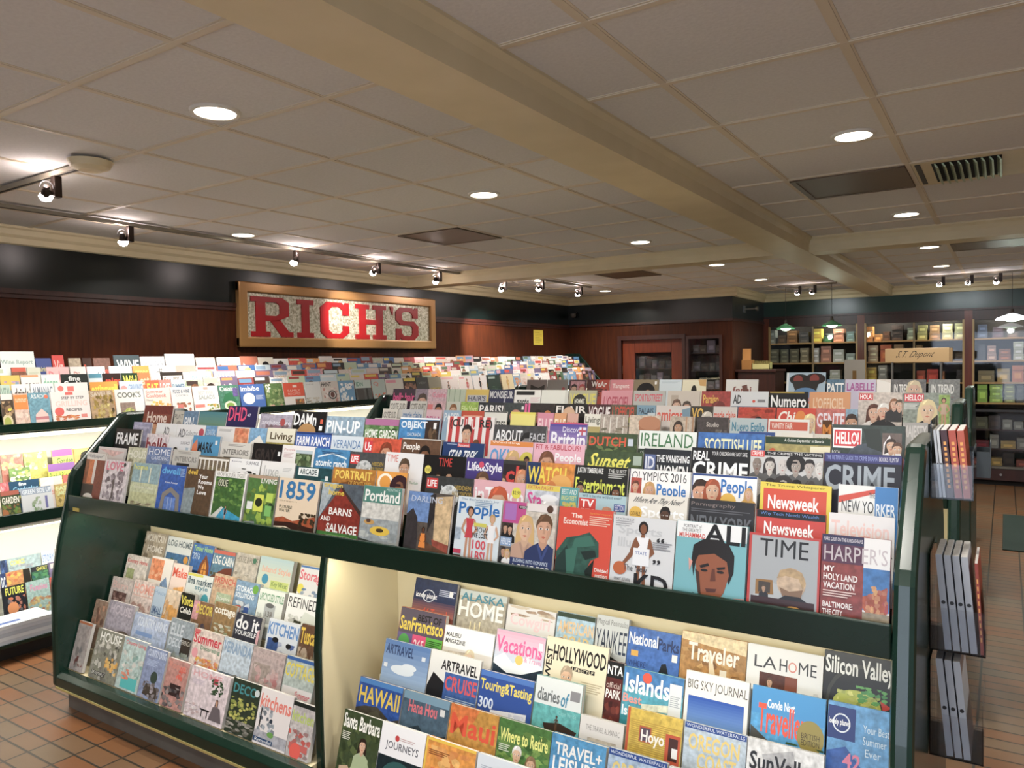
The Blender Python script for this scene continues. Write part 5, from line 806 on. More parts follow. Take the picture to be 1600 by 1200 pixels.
-1.638 -1.500|3A342A|T 4 4 60 36 E8B840 VO;h 76 36 50 B8B0A4 D8D0C4 3A3A3A l|dark magazine with gold letters and blonde
-1.496 -1.352|D8D0CC|T 4 10 96 32 E0604A marie claire;h 64 50 40 C89878 2A1E1A 2A2A2A l|light magazine with coral lowercase title
-1.344 -1.127|C8402E~|n 0 0 100 30 E05A3A 8A2A1E 125 12;h 56 44 44 C89070 1A1414 2A2A2A l|red magazine with dark haired woman
-1.119 -0.903|D84A3A|S 2 8 50 36 F4F0EA Chi;e 62 26 14 20 E88A3A;h 86 34 46 E0C0A0 E8D8A0 E0E0E0 l|red magazine with white script title and blonde
-0.900 -0.748|C8706A~|T 2 10 98 44 E8E0EC GENTE|rose magazine with pale block title
-0.745 -0.685|8AA8C0~|h 50 34 50 C89878 3A2A24 E0E0E0 s|small blue magazine with face
@R5 4.63 1.58 0.273
-4.170 -3.933|3A2A3A|T 4 12 50 36 E04A8A bella;T 56 12 98 36 E04A8A hair;h 50 46 44 C8907A 2A1A1A 4A2A3A l|dark magazine with hot pink titles
-3.926 -3.808|8A7A8A~|h 60 40 60 D0A088 4A3A34 8A6A7A l|mauve magazine with woman's face
-3.802 -3.617|C8A8B4~|T 24 8 96 24 D87A90 Cuisine;h 60 60 40 C89878 1A1414 B04A5A s|dusty rose magazine
-3.611 -3.439|B8C4B0|r 10 0 14 60 8AA08A;r 40 0 44 60 8AA08A;r 70 0 74 60 8AA08A|pale green striped magazine
-3.432 -3.219|D8B850|r 8 16 92 36 B8B8C0;T 12 18 88 32 5A5A6A HAIR'S;r 0 44 100 60 98B040|mustard magazine with grey plate
-3.219 -2.998|2A2E52|T 4 4 96 24 D8D8DC MONSIEUR;S 60 24 80 54 A8A8B8 L|navy magazine with white title
-2.992 -2.770|E8E6E2|r 6 4 76 14 1E1E1E;S 6 22 60 48 5A5A5A zeste;l 62 20 98 5 E0B8C0|white magazine with grey script title
-2.764 -2.547|DFE0D8|r 88 0 100 100 D0D0C8|blank white board magazine
-2.541 -2.328|B0AC90|T 4 8 96 36 D8CC4A VOGUE;e 40 30 24 20 2A2A26;T 22 22 58 34 E8E8D8 HOMMES|khaki magazine with yellow title
-2.290 -2.065|D8909C|T 8 14 92 44 B84A60 L'OFFICIEL|rose pink magazine with dark pink title
-2.056 -1.837|B8B8B4|T 4 8 92 26 D85A6A SPORT&STREET;h 40 56 24 C89878 2A2420 4A4A4A s|grey magazine with pink title
-1.820 -1.608|D0C4B8|r 12 10 34 56 B8A898;h 30 36 36 D8AC94 6A4A3A C8B8A8 l;h 62 40 36 D0A088 4A3A30 B8A89A l|cream magazine with faces
-1.596 -1.414|A83A34~|T 6 8 60 28 E8B83A Paraiso;h 60 50 60 D88A74 7A2A24 A83A34 l|crimson magazine with yellow title
-1.410 -1.187|DADDE2|T 6 8 28 28 3A3A3E AD;r 0 34 100 60 4A6A88~;c 62 22 4 E0503A;r 72 18 92 24 8A8A90|white magazine with dark initials and blue base
-1.179 -0.961|1C1C1E|r 0 0 90 3 B89A3A;T 4 8 96 34 F4F4F4 Numero;e 50 50 16 10 6A6A6A|black magazine with bold white word
-0.954 -0.734|D89868|T 10 12 88 36 E8C8A8 L'OFFICIEL;e 50 60 20 14 4A2A1E;r 0 44 100 60 C08050|tan orange magazine
-0.691 -0.472|C8BCB4~|r 2 2 34 16 D8404A;T 4 4 32 14 F8F8F8 HOLA!;h 36 42 40 D8AC94 5A3024 E8E0DC l;h 58 40 40 D8A890 E0DCD8 1A1A1E s;h 82 24 26 D8AC94 8A5A3A 2A2A2E l;h 94 26 26 D8AC94 5A4A3A 2A2A2E s;p 1A1A1E 40,60 62,54 76,100 40,100;t 62 76 98 82 F4F4F4 INTIMO;l 62 84 98 3 E8E8E8|magazine with embracing couple and red name plate
-0.466 -0.239|8A948A~|r 2 2 44 18 D8384A;T 4 4 42 16 F8F8F8 HELLO!;h 52 36 50 E0BC9C E0CC98 1E1E1E l;r 76 4 98 70 8AA850~;f 86 10 60 C8906E C8A890 3A2A24;l 2 22 34 5 E8E8E8;r 10 62 50 84 E8D03A;p 1E1E1E 46,64 66,60 76,84 46,84;r 66 62 98 84 E0C060|magazine with long haired blonde and yellow caption
@X5 6.81 1.592 0.285
-4.246 -4.002|8A7E7C|r 20 18 90 60 3A3432;p 8A7E7C 20,18 60,30 90,18|grey brown magazine with dark arch
-3.994 -3.751|8E8884|c 80 34 8 A84A4A|plain grey magazine
-3.736 -3.538|5A3A44~|r 10 6 90 60 C8909A~;h 30 34 40 D8AC94 2A1A1A E07A8A l;h 76 34 40 D8AC94 B8484A 2A2A2A l|dark pink magazine with two women
-3.531 -3.282|B8402E|r 0 0 40 60 4A1E1A;T 20 6 88 26 F4EEEA WeAr;n 20 30 90 60 3A1A18 6A2A22 126 12|red magazine with rounded white title
-3.275 -3.029|E08A94|T 10 14 84 34 F4DCDC Tangent|salmon pink magazine
-3.022 -2.765|8A7A60|e 50 40 36 30 141012;h 58 50 40 B07A5A 141012 8A7A60 b;r 84 6 92 16 E8E8E8|olive brown magazine with afro silhouette
-2.759 -2.536|C8D4DC|l 10 6 90 3 A8B8C4|pale ice blue magazine
-2.530 -2.304|DCD4B8|e 50 40 12 22 181410;p C89A58 66,0 100,0 100,22 74,20|cream magazine with black figure and gold shape
-2.120 -1.834|D8D6D4|T 22 22 80 44 8A4A44 ferni;p 6A3A30 50,20 66,16 70,40 54,40|white magazine with maroon mark
-1.593 -1.274 0.06|A8C0D4|r 0 0 6 100 E0E4E8;e 34 18 26 14 1E1A1A;e 74 16 26 14 2A1A1A;c 30 18 12 8A3A34;c 72 16 12 8A3A34;p 2A2624 14,22 86,20 76,50 26,52;e 50 58 34 20 5A88B8;T 30 62 94 78 F0604A STERLING|large pale blue book with dark goggles
-1.264 -1.124|5A7A94~|T 4 10 96 40 F0F0F0 PATT|slate blue magazine with white capitals
-1.119 -0.886|C8C0D8|T 6 10 94 34 B05AA0 LABELLE|lilac magazine with purple capitals
-0.881 -0.777|D8CFC8|p E8E4E0 0,0 100,10 100,60 0,60|plain pinkish white magazine
-0.773 -0.526|6A686A~|T 8 14 60 40 E0DEDC IN TREND;h 66 30 60 D0A894 C8B898 B89A8A l|grey magazine with woman and white capitals
-0.509 -0.295|7A7C7C~|T 10 14 82 40 D8D8D6 IN TREND;n 20 44 80 60 9A6A6A 5A6A6A 127 12|grey green magazine with white capitals
@W1 5.2 1.634 0.235
2.186 2.251|4A3A2A~|e 40 76 46 22 D8CCA0;e 40 76 30 14 A8B048;c 66 40 22 E8D83A;r 0 0 100 16 EAE2D8;n 0 20 100 60 6A4A30 C8A878 201 14|brown food magazine with yellow dot
2.258 2.340|D8B8A8~|r 0 4 96 44 F08A30;t 10 14 90 24 F8E0C0 summer;n 0 50 100 96 C8A088 E8D8C8 202 12|orange topped magazine
2.343 2.470|6AA0B4~|T 10 4 90 16 D8E4E8 ASADO;c 84 12 10 E8704A;p E8C8C0 20,100 26,60 56,44 84,60 88,100;r 24 66 86 74 C87A80;r 24 84 86 90 C86A60|blue magazine with pink layered cake
2.478 2.720|EFE9E6|r 38 2 58 10 E86A60;T 26 14 86 22 6A6A6A STEP BY STEP;T 10 26 94 42 F0D0C8 GRILLING;T 36 48 78 56 5A5A5A RECIPES;c 18 56 12 E8605A;n 4 66 70 98 C85A30 E89A58 203 40;r 74 66 90 76 E88A80;r 76 84 90 94 A8484A|white barbecue magazine with red dot
2.728 2.891|B89A74~|T 4 4 94 18 D8CCB8 SAVEUR;n 10 14 96 100 C8A83A 4A3A24 204 50;n 20 40 80 90 E8D888 8A6A30 205 20|brown magazine with golden fried food
2.900 3.105|EEF0EA|T 8 8 92 26 6A7068 COOK'S;r 14 40 66 92 9A8478~;n 20 56 60 90 A8B848 D0D870 206 30|cream magazine with green apples
3.115 3.314|EDE2DA|T 6 6 74 16 E88A80 Summer;T 6 18 84 30 E87A70 Cookbook;t 6 34 30 40 5A6A5A Menus;n 20 40 98 96 E8D04A E89A58 207 40|pale magazine with pink title and lemons
3.324 3.493|ECEAE8|T 10 8 90 20 3A5A7A FOOD & WINE;t 20 24 80 30 7A8A9A COOKS;n 20 50 96 96 C87A58 8A5A3A 208 24;r 24 56 50 84 E08078|white magazine with blue capitals and salmon
3.504 3.722|F2F2F0|r 42 4 60 12 F0B0A0;T 20 16 80 28 C8C8C4 BEST EVER;T 20 30 84 44 A8B0AC SALADS;n 50 60 98 98 E8B040 5A9A4A 209 30;r 2 60 40 70 EE8A80|white salad magazine
3.728 3.912|4A8A70~|T 6 4 94 20 EDEFF0 Cuisine;p 2A7A50 10,60 30,30 60,24 90,60;e 50 70 30 16 E8E8D0;e 50 70 20 10 8AB048;r 70 10 96 40 6A5A9A~|green magazine with bowl and herbs
3.924 4.164|3E6AB4|T 4 6 80 24 F0F2F6 imbibe;e 34 50 24 20 EEF0E8;l 62 40 94 6 C8D4EC;e 60 96 30 12 EEF0E8|cobalt blue magazine with white plate
4.177 4.358|5A7A40~|T 2 2 30 34 F0F0EA SF;n 0 20 100 96 2E5A24 A8B878 210 40;n 0 76 100 100 D8B8A8 C8785A 211 16|green hillside magazine with white initials
4.365 4.591|EDE6E0|r 0 0 100 52 E8502E;r 46 10 66 18 F4D8CC;t 20 26 80 34 F4C8B8 FAMILY;t 20 38 80 46 F4C8B8 RECIPES;r 50 62 94 92 7A5A3A~;n 52 62 94 92 A8483A E8A030 212 10|orange red topped recipe magazine
4.605 4.785|D8D8D6|t 10 6 60 12 A8A8A8 kinfolk;n 0 60 100 96 8A8A80 C8BCA8 213 24|pale grey still life magazine
4.792 5.004|D8CCC4|T 4 4 60 20 2A2A2A PRINT;n 10 26 96 96 B8685A EAE4E0 214 30;e 60 54 24 18 3A3A3A;e 60 54 18 13 D8D0CC;c 60 54 12 6A3A34|grey magazine with black wheel emblem
5.012 5.202|6AA0C8|n 4 10 96 96 F0F0EE E4E8EC 215 40|sky blue magazine with white gloves
5.218 5.435|5A5A58~|r 0 0 100 34 C8D8D0;T 8 8 50 26 6AA08A IDN;r 10 34 50 100 4A4440;r 64 34 76 100 2A2A28|mint and charcoal magazine
5.453 5.635|B8C8C4|T 10 10 50 30 D88A80 Q;n 10 54 96 86 D8603A E88A60 216 24|pale teal magazine with orange fish
5.645 5.904|E0DCD4|r 4 6 60 18 F09AB0|plain cream magazine with pink title
5.923 6.105|3A2E2A~|r 0 0 100 14 E8D040;n 0 20 100 96 8A5A44 C89078 217 16|dark magazine with yellow masthead
6.115 6.305|4A4A4A|t 20 20 80 30 8A8A8A VIEW|charcoal square magazine
6.315 6.524|B0A890|r 10 50 90 96 C8B058~|khaki magazine
6.535 6.837|E8DCD8|r 4 4 70 14 F0B8B8;f 40 24 70 C89878 2A2A2A 2A1A1A;n 50 50 96 96 C8A8A0 E8E0DC 218 10|pale pink fashion magazine
6.861 7.106|ECE0DC|f 60 14 84 C89070 D0505A 3A241C;r 4 6 40 14 E8A0A0|white swimsuit magazine with red suit
7.131 7.390|EEE8E6|f 50 12 86 C89878 1A1A1E 3A2A22|white magazine with woman in black swimsuit
7.417 7.690|2A3A32|r 10 10 60 20 A8B8B0;n 0 60 100 96 4A6A50 1A2A22 219 12|dark green magazine
7.718 7.978|D8C49A|f 50 12 88 C08A5E C8A050 6A4A2A|sand coloured magazine with woman
@WM1 5.2 1.03 0.235
2.167 2.272|3A4A2C~|r 0 0 100 12 A85A4A;T 4 16 96 34 E8E4D8 GARDEN;n 0 36 100 100 5A8A34 8A5A3A 220 50;e 10 60 24 12 A8683A|leafy green garden magazine
2.283 2.467|C4C8CC|r 0 0 96 18 8A98AC;T 4 4 96 16 D8E0E8 GREEN SIDE UP;n 30 26 66 64 6A8A5A 9AA890 221 20;r 74 26 82 66 6A6AA0;r 0 70 100 100 3A3444~;r 70 60 82 100 D8D8D8;t 12 76 40 82 C8B86A RESTORE|lilac garden magazine with tools
2.486 2.596|B8A05A~|T 6 6 90 18 C8D8A0 EASY;T 6 20 90 32 C8D8A0 GARDENS;n 0 30 100 96 E8C83A 7A6A30 222 30|golden garden magazine
@WM2 5.27 1.075 0.235
2.198 2.242|C8606A~|n 0 0 100 60 D8404A E8A8A8 223 16|red peony magazine
2.249 2.423|1E4A6A|T 30 4 56 14 E8F4F8 fine;T 10 16 94 34 8AC8E8 Gardening;r 20 40 60 48 D8D03A;n 0 46 100 60 6A5A3A 8A7A4A 224 12|navy magazine with pale blue title
2.430 2.566|D8CCC8|T 20 30 80 50 D88A80 Herb;p E8E0D8 0,20 60,0 60,20 0,40|pinkish herb magazine
2.574 2.632|C86A60|l 10 20 90 2 E8A8A0|coral magazine
@WM3 5.34 1.15 0.235
2.281 2.403|6A8A4A~|n 0 0 100 40 A8C048 E8E0D0 225 20|green leafy magazine
2.513 2.687|E8D848|r 0 0 100 22 8A5AA0;T 4 26 96 46 5A8A2A Birds&Blooms|yellow magazine with purple band
@WM4 5.41 1.235 0.235
2.262 2.391|C87A6A~|n 0 0 100 50 E8B0A0 A8C070 226 24|pink flower magazine
2.398 2.541|D0C860~|n 0 0 100 50 E8E8D8 8AA040 227 20|yellow green flower magazine
2.574 2.712|D8D868|r 0 0 96 20 A85AA8;T 20 24 96 44 5A7A3A Garden|lime magazine with purple strip
@WB1 5.37 0.39 0.235
2.226 2.361|1E2028|T 14 4 94 24 E8E03A FUTURE;n 20 30 96 96 D86A30 6A6A70 228 30;e 40 60 24 16 E08A50|black comic magazine with yellow title
2.369 2.511|98B0A8~|T 16 10 90 28 D87AA0 Funnies;n 0 44 100 96 D0C070 A85A4A 229 40|pale comic magazine with pink title
@WB2 5.45 0.462 0.235
2.254 2.284|2A3A68|T 10 10 90 40 F0F0F0 DC|blue comic magazine
2.288 2.431|D08A50~|n 0 0 100 50 E8C04A C8503A 230 30;r 70 0 100 50 2A241E|yellow orange comic magazine
2.439 2.544|3A6A4A~|r 0 0 100 14 2A2A34;T 30 3 96 13 E8E060 GHOST;n 0 16 100 50 5A9A5A 2A5A6A 231 16|green comic magazine
@WB3 5.53 0.53 0.235
2.290 2.328|3A4A78~|n 0 0 100 40 5A7AB0 1A2A4A 232 8|dark blue comic magazine
2.336 2.534|B0C0C0~|T 6 6 50 20 E8E040 COMICS;n 0 20 100 50 C8B0B0 8AA0A8 233 20|pale comic magazine with yellow title
2.542 2.626|E8ECF0|T 6 8 96 30 8AA0D0 STORY;r 0 50 100 56 D8504A|white magazine with blue capitals
@W2 5.28 1.69 0.235
2.222 2.276|B8D0C0|T 4 8 96 40 7A9A8A VITAL|pale green magazine
2.287 2.389|EDEBE6|T 10 10 94 44 4A4440 drink|white magazine with dark lowercase title
2.397 2.534|E8ECEE|T 4 8 96 34 7A8A9A ALMANAC|white magazine with grey serif title
2.546 2.759|F0ECEA|c 16 16 9 EE7A70;r 36 10 56 26 EE7A70;l 20 32 90 2 D8D0C8|white magazine with red dot and red plate
2.776 2.969|EFA030|T 4 8 96 40 F4E83A eatingwell|orange magazine with yellow title
2.983 3.155|B8CCE0|c 16 24 14 F0908A;T 36 10 96 36 7A94B8 GRILLING|pale blue magazine with pink dot
3.179 3.377|E8603A|r 52 0 100 60 F08A80;T 4 10 48 40 F4D83A EAT;T 56 10 96 40 F8E8E4 LOSE|orange and pink magazine
3.382 3.494|C8DCE0|T 4 14 96 36 5A7A9A SUMMER;n 30 34 96 56 6AA05A C8D8B0 240 10|pale aqua magazine
@W3 5.36 1.748 0.235
2.257 2.369|D8C050|n 16 16 96 60 7AB0C8 D88AA0 241 12|yellow bordered magazine
2.377 2.494|EAE6E4|r 0 0 90 6 F0A060;T 16 22 90 46 9A9490 COOK|pale magazine with thin orange top
2.502 2.615|EAF2EC|T 8 10 90 38 8AC8A8 donna|white magazine with mint title
2.628 2.803|1E2A28|T 26 6 70 20 E8ECEA fine;T 6 20 96 46 F0F2F0 Cooking|black magazine with white two line title
2.811 2.901|C8D8DC|r 0 0 100 14 4A8AA0|pale blue magazine with teal top
2.910 3.035|2A1614|T 12 14 94 40 D8402E spicy|dark magazine with red title
3.044 3.165|1E3A24|T 8 8 92 44 E8E03A Wild|dark green magazine with yellow title
3.175 3.259|F07A40|T 8 14 92 40 F4C8A8 eat|orange magazine
3.269 3.341|EAE8E4|t 8 14 92 40 9A9A98 delish|white magazine with grey lowercase title
3.351 3.532|3A3430|r 6 12 94 44 E8E4D8;T 10 16 90 40 6A5A4A foodlife|dark framed magazine
3.599 3.781|EDF2F2|T 4 14 96 40 9AB8C8 PALATE|white magazine with pale blue capitals
3.805 4.005|A8B0E0|T 4 10 96 44 F0F2FA PALEO|periwinkle magazine with white capitals
4.017 4.203|F0EEE6|n 10 24 96 56 E8D8A8 C8D0B0 242 8|white magazine with faint colours
@W4 5.44 1.798 0.235
2.357 2.445|8A5A44~|r 0 0 100 12 D8604A;e 60 50 30 20 4A3A30|brown magazine with red top
2.453 2.533|D8DCC8|l 10 14 90 3 B8C0A0|pale sage magazine
2.573 2.719|E8C0C0|T 8 12 90 40 E88A90 Dolce|pale pink magazine
2.728 2.833|EDE8E4|T 20 14 96 40 D89A90 Diva|white magazine with pink title
2.842 2.969|D8DCE0|T 8 16 92 44 8A949C artful|grey magazine with cursive title
3.001 3.169|E0E6EC|t 8 36 80 50 7A94B4 20 minutes;c 88 44 9 5A8AB8|pale magazine with blue dot
3.179 3.304|F09A3A|T 10 14 90 40 F4D060 crops|bright orange magazine
3.335 3.510|ECEDEC|T 10 10 44 44 8A8C8C gff|white magazine with small grey title
3.526 3.699|F2E4E0|r 0 0 100 24 F0A89A|white magazine with coral top band
@W5 5.52 1.86 0.235
2.330 2.537 0.045|E4EEE8|T 0 20 94 34 9AB4AC Wine Report;T 30 52 84 66 4A4A4A IST|large pale green magazine
2.543 2.642|4A5A9A|T 4 26 90 44 D8D08A pairings|blue magazine with cream title
2.651 2.727 0.02|E04A44|T 12 14 90 50 F4C8C0 Vin|red magazine with white serif title
2.761 2.841|B8A890~|t 10 40 90 54 D88A80 Bottega|beige magazine with green top
2.854 2.917|3A2018|T 8 20 90 44 D8502E fire|small dark magazine with red title
2.931 3.052|6A4A40~|T 8 30 92 52 D8503A Tomato|brown magazine with red lettering
3.081 3.279 0.02|3A4A50|T 10 14 96 48 E0E4E4 WINE|slate magazine with large white capitals
3.288 3.482 0.01|E6E8EA|T 8 14 96 44 A0A8B0 WHISKY;c 16 50 8 5A94C8|white magazine with grey capitals and blue dot
3.494 3.745 0.03|F2F4F2|T 10 14 80 44 C0C8C4 Whisky|large white magazine
3.756 3.934|E0D8C8~|T 6 30 94 52 F4F4F2 Bourbon|tan magazine with white script
3.953 4.180|EDEEEC|T 8 26 90 54 3A4A5A Brewing|white magazine with dark spiky title'''
ORD = lambda n: '%d%s' % (n, 'th' if 10 <= n % 100 <= 20 else {1: 'st', 2: 'nd', 3: 'rd'}.get(n % 10, 'th'))
ROWS = {'U1': 'front rack lowest upper row', 'U2': 'front rack second upper row', 'U3': 'front rack third upper row', 'U4': 'front rack fourth upper row', 'U5': 'front rack top row',
        'LL1': 'lower left bay bottom row', 'LL2': 'lower left bay second row', 'LL3': 'lower left bay middle row', 'LL4': 'lower left bay fourth row', 'LL5': 'lower left bay top row',
        'LR1': 'lower right bay bottom row', 'LR2': 'lower right bay second row', 'LR3': 'lower right bay middle row', 'LR4': 'lower right bay fourth row', 'LR5': 'lower right bay top row',
        'R2': 'middle rack lowest visible row', 'R3': 'middle rack second visible row', 'R4': 'middle rack third visible row', 'R5': 'middle rack top row', 'X5': 'farthest rack top row',
        'W1': 'wall rack front upper row', 'W2': 'wall rack second upper row', 'W3': 'wall rack third upper row', 'W4': 'wall rack fourth upper row', 'W5': 'wall rack top row',
        'WM1': 'wall rack middle bay front row', 'WM2': 'wall rack middle bay second row', 'WM3': 'wall rack middle bay third row', 'WM4': 'wall rack middle bay back row',
        'WB1': 'wall rack floor bay front row', 'WB2': 'wall rack floor bay second row', 'WB3': 'wall rack floor bay back row'}
LEAN = {'U': 12, 'R': 12, 'X': 12, 'L': 16, 'W': 11}
taken = {}
def magazine(row, x0, x1, dz, bg, ops, look, idx, dep, zt, H):
    a = math.radians(LEAN[row[0]]); w_ = x1 - x0; h = H
    dz0 = h * math.cos(a); zb = zt - dz0; db = dep - h * math.sin(a); h += dz / math.cos(a) if dz > 0 else 0
    if dz < 0: h += dz / math.cos(a)
    loc = ((x0 + x1) / 2, db, zb) if row[0] != 'W' else (-db, (x0 + x1) / 2, zb)
    words = look if 'magazine' in look or 'book' in look else look + ' magazine'
    t = thing('magazine', '%s, %s from left, %s' % (words, ORD(idx), ROWS[row]), 'magazine', loc, (-a, 0, 0) if row[0] != 'W' else (-a, 0, PI / 2), ROWS[row] + ' magazines')
    if row[0] == 'W': t.rotation_euler = (Matrix.Rotation(PI / 2, 3, 'Z') @ Matrix.Rotation(-a, 3, 'X')).to_euler()
    rd = random.Random(idx * 31 + len(row) * 7 + ord(row[-1]))
    th = rd.uniform(.006, .012)
    if row[0] == 'L': th = rd.uniform(.015, .0225) if row[2] in '12' else rd.uniform(.012, .022)
    if row == 'U1': th = rd.uniform(.008, .014)
    p = MB(); p.box(-w_ / 2 + .0008, w_ / 2 - .0012, 0.0004, th, .001, h - .0015); p.build('page_block', PAGES, t)
    c = Cover(w_, h); col = rgba(bg)
    c.art.box(-w_ / 2, w_ / 2, -.0006, .0003, 0, h, col); c.art.box(-w_ / 2, -w_ / 2 + .0008, .0003, th, 0, h, mul(col, .9)); c.art.box(-w_ / 2, w_ / 2, th, th + .0006, 0, h, mul(col, .8))
    c.run(ops)
    c.art.build('cover', PRINT, t)
    for i, (ar, q) in enumerate(sorted(c.txt, key=lambda z: -z[0])): q.build('masthead' if i == 0 else 'cover_line', PRINT, t)
    return t
rows = []
for L in TABLE.splitlines():
    if L.startswith('@'):
        f = L[1:].split(); rows.append((f[0], float(f[1]), float(f[2]), float(f[3]), []))
    elif L:
        px, bg, ops, look = L.split('|'); f = [float(q) for q in px.split()]
        rows[-1][4].append([f[0], f[1], f[2] if len(f) > 2 else 0., bg, ops, look])
LIM = {'U': (-4.145, -.24), 'R': (-4.195, -.24), 'X': (-4.285, -.265), 'W': (1.02, 10.4)}
for row, dep, zt, H, ms in rows:
    for i, m in enumerate(ms):
        lo, hi = LIM.get(row[0], (-4.145, -2.30) if row[:2] == 'LL' else (-2.25, -.24))
        if i + 1 < len(ms): m[1] = min(m[1], ms[i + 1][0] - .0025)
        m[0] = max(m[0], lo + .003); m[1] = min(m[1], hi - .003)
        magazine(row, m[0], m[1], m[2], m[3], m[4], m[5], i + 1, dep, zt, H)
    taken[row] = [(m[0], m[1]) for m in ms]

# the rest of the wall rack: hundreds of small covers beyond the ones told apart above
rd = random.Random(12); far = MB()
PAL = ['E8E4E0', 'E0D0C8', 'D84A3A', 'C8D8E0', '3A6AA8', 'E8D050', 'F0F0EC', 'D8A0A8', '2A2A2A', '6A9AC0', 'E8A050', 'C8C0B0', '5A7A5A', 'A03A3A', 'E8E0D0', '8AA8C0', 'D8C8C0', 'B86A50', 'F0E8E4', '7A6A8A', '4A3A34', 'C0D0B0']
for row, dep, zt, H, ms in rows:
    if row not in ('W1', 'W2', 'W3', 'W4', 'W5', 'WM1', 'WM2', 'WM3', 'WM4', 'WB1', 'WB2', 'WB3'): continue
    a = math.radians(11); x = 1.06
    while x < 10.2:
        w_ = rd.uniform(.15, .205)
        if x < taken[row][-1][1] and x + w_ > taken[row][0][0] - .003: x = taken[row][-1][1] + .004
        h = H + rd.uniform(-.012, .012); c = Cover(w_, h); col = rgba(rd.choice(PAL) + ('' if rd.random() < .6 else '~'))
        th = rd.uniform(.006, .012)
        c.art.box(-w_ / 2, w_ / 2, -.0006, th, 0, h, col)
        k2, k3 = rd.choice(PAL), rd.choice(PAL); s_ = rd.randint(1, 9999); z = rd.random()
        c.run('r %g %g %g %g %s;' % (6, 4, rd.uniform(50, 94), rd.uniform(12, 20), k2) + ('n %g %g %g %g %s %s %d 14;' % (rd.uniform(2, 30), 24, rd.uniform(60, 98), rd.uniform(60, 97), k3, rd.choice(PAL), s_) if z < .55 else 'h %g %g %g D0A088 %s %s l;' % (rd.uniform(35, 65), rd.uniform(34, 48), rd.uniform(40, 60), rd.choice(['3A2A1E', '8A5A34', 'D8B070', '1E1614']), k3)) + 'l 6 60 40 4 %s' % k2)
        Mx = Matrix.Translation((-(dep - H * math.sin(a)), x + w_ / 2, zt - H * math.cos(a))) @ Matrix.Rotation(PI / 2, 4, 'Z') @ Matrix.Rotation(-a, 4, 'X')
        vs = [tuple(Mx @ Vector(v)) for v in c.art.v]; n = len(far.v); far.v += vs
        far.f += [[n + i for i in f] for f in c.art.f]; far.c += c.art.c
        x += w_ + .004
fo = far.build('magazine_display', PRINT); tag(fo, 'rows of small bright magazines filling the far length and near end of the wall rack', 'magazines', None, 'stuff')

# folded newspapers on the wall rack base, catalogues in the pockets at the rack end
for j, (y0, y1, n, nm) in enumerate(((2.02, 2.40, 5, 'left newspaper pile'), (2.44, 2.74, 3, 'right newspaper pile'))):
    for k in range(n):
        b = MB(); hz = .022; z0 = .1225 + k * (hz + .0008); dx_ = rd.uniform(-.006, .006)
        pr = [(y0 + dx_, z0), (y0 + dx_, z0 + hz), (y1 + dx_ - .012, z0 + hz), (y1 + dx_, z0 + hz * .6), (y1 + dx_, z0 + hz * .2), (y1 + dx_ - .012, z0)]
        b.prism(pr, -5.29, -5.06); 
        o = b.build('newspaper', mat('newsprint_%d' % (k % 3), ('B8BAC0', 'C8CACC', 'A8ACB4')[k % 3], .85) if 'newsprint_%d' % (k % 3) not in bpy.data.materials else bpy.data.materials['newsprint_%d' % (k % 3)])
        tag(o, 'folded newspaper, %s from the bottom of the %s under the wall rack' % (ORD(k + 1), nm), 'newspaper', 'newspapers on the wall rack base')
        if k == n - 1:
            q = MB(); zz = z0 + hz + .0006
            q.add([(-5.10, y0 + .05, zz), (-5.10, y0 + .2, zz), (-5.14, y0 + .2, zz), (-5.14, y0 + .05, zz)], [(0, 1, 2, 3)]); q.add([(-5.17, y0 + .05, zz), (-5.17, y1 - .06, zz), (-5.176, y1 - .06, zz), (-5.176, y0 + .05, zz)], [(0, 1, 2, 3)]); q.add([(-5.19, y0 + .05, zz), (-5.19, y1 - .1, zz), (-5.196, y1 - .1, zz), (-5.196, y0 + .05, zz)], [(0, 1, 2, 3)])
            q.build('headline', mat('blue_ink', '4A5A8A', .8) if 'blue_ink' not in bpy.data.materials else bpy.data.materials['blue_ink'], o)
def pocket(y0, x0, z0, dep, wid, hgt, label, m=ACRYL):
    t = thing('literature_holder', label, 'holder', (x0, y0, z0)); e = .003
    b = MB(); b.box(0, dep, 0, wid, 0, e); b.build('tray', m, t); boxo('front_panel', (dep - e, dep, 0, wid, 0, hgt * .62), m, t)
    boxo('back_panel', (0, e, 0, wid, 0, hgt), m, t); boxo('side_panel', (e, dep - e, 0, e, e, hgt * .45), m, t); boxo('side_panel', (e, dep - e, wid - e, wid, e, hgt * .45), m, t)
def catalogue(x, y, z, th, wid, hgt, tilt, col, label, dots, group):
    t = thing('catalogue', label, 'catalogue', (x, y, z), (0, -tilt, 0), group)
    b = MB(); b.box(0, th, 0, wid, 0, hgt, rgba(col)); b.build('cover', PRINT, t)
    boxo('page_block', (.001, th - .001, .002, wid + .001, .0015, hgt + .001), PAGES, t)
    if dots:
        b = MB(); b.cyl((th / 2, .0, hgt * .5), (0, -1, 0), th * .32, th * .32, .0008, 10); b.build('spine_dot', DARK, t)
    else:
        b = MB()
        for k in range(9): b.add([(th * .3, -.0006, hgt * (.14 + .08 * k)), (th * .7, -.0006, hgt * (.14 + .08 * k)), (th * .7, -.0006, hgt * (.19 + .08 * k)), (th * .3, -.0006, hgt * (.19 + .08 * k))], [(0, 1, 2, 3)])
        b.build('spine_lettering', mat('spine_gold', 'E8A860', .5) if 'spine_gold' not in bpy.data.materials else bpy.data.materials['spine_gold'], t)
PX = -.178
pocket(2.44, PX, 1.375, .105, .25, .22, 'top clear acrylic pocket on the right end of the front rack')
pocket(2.40, PX, .955, .135, .25, .27, 'middle clear acrylic pocket on the right end of the front rack')
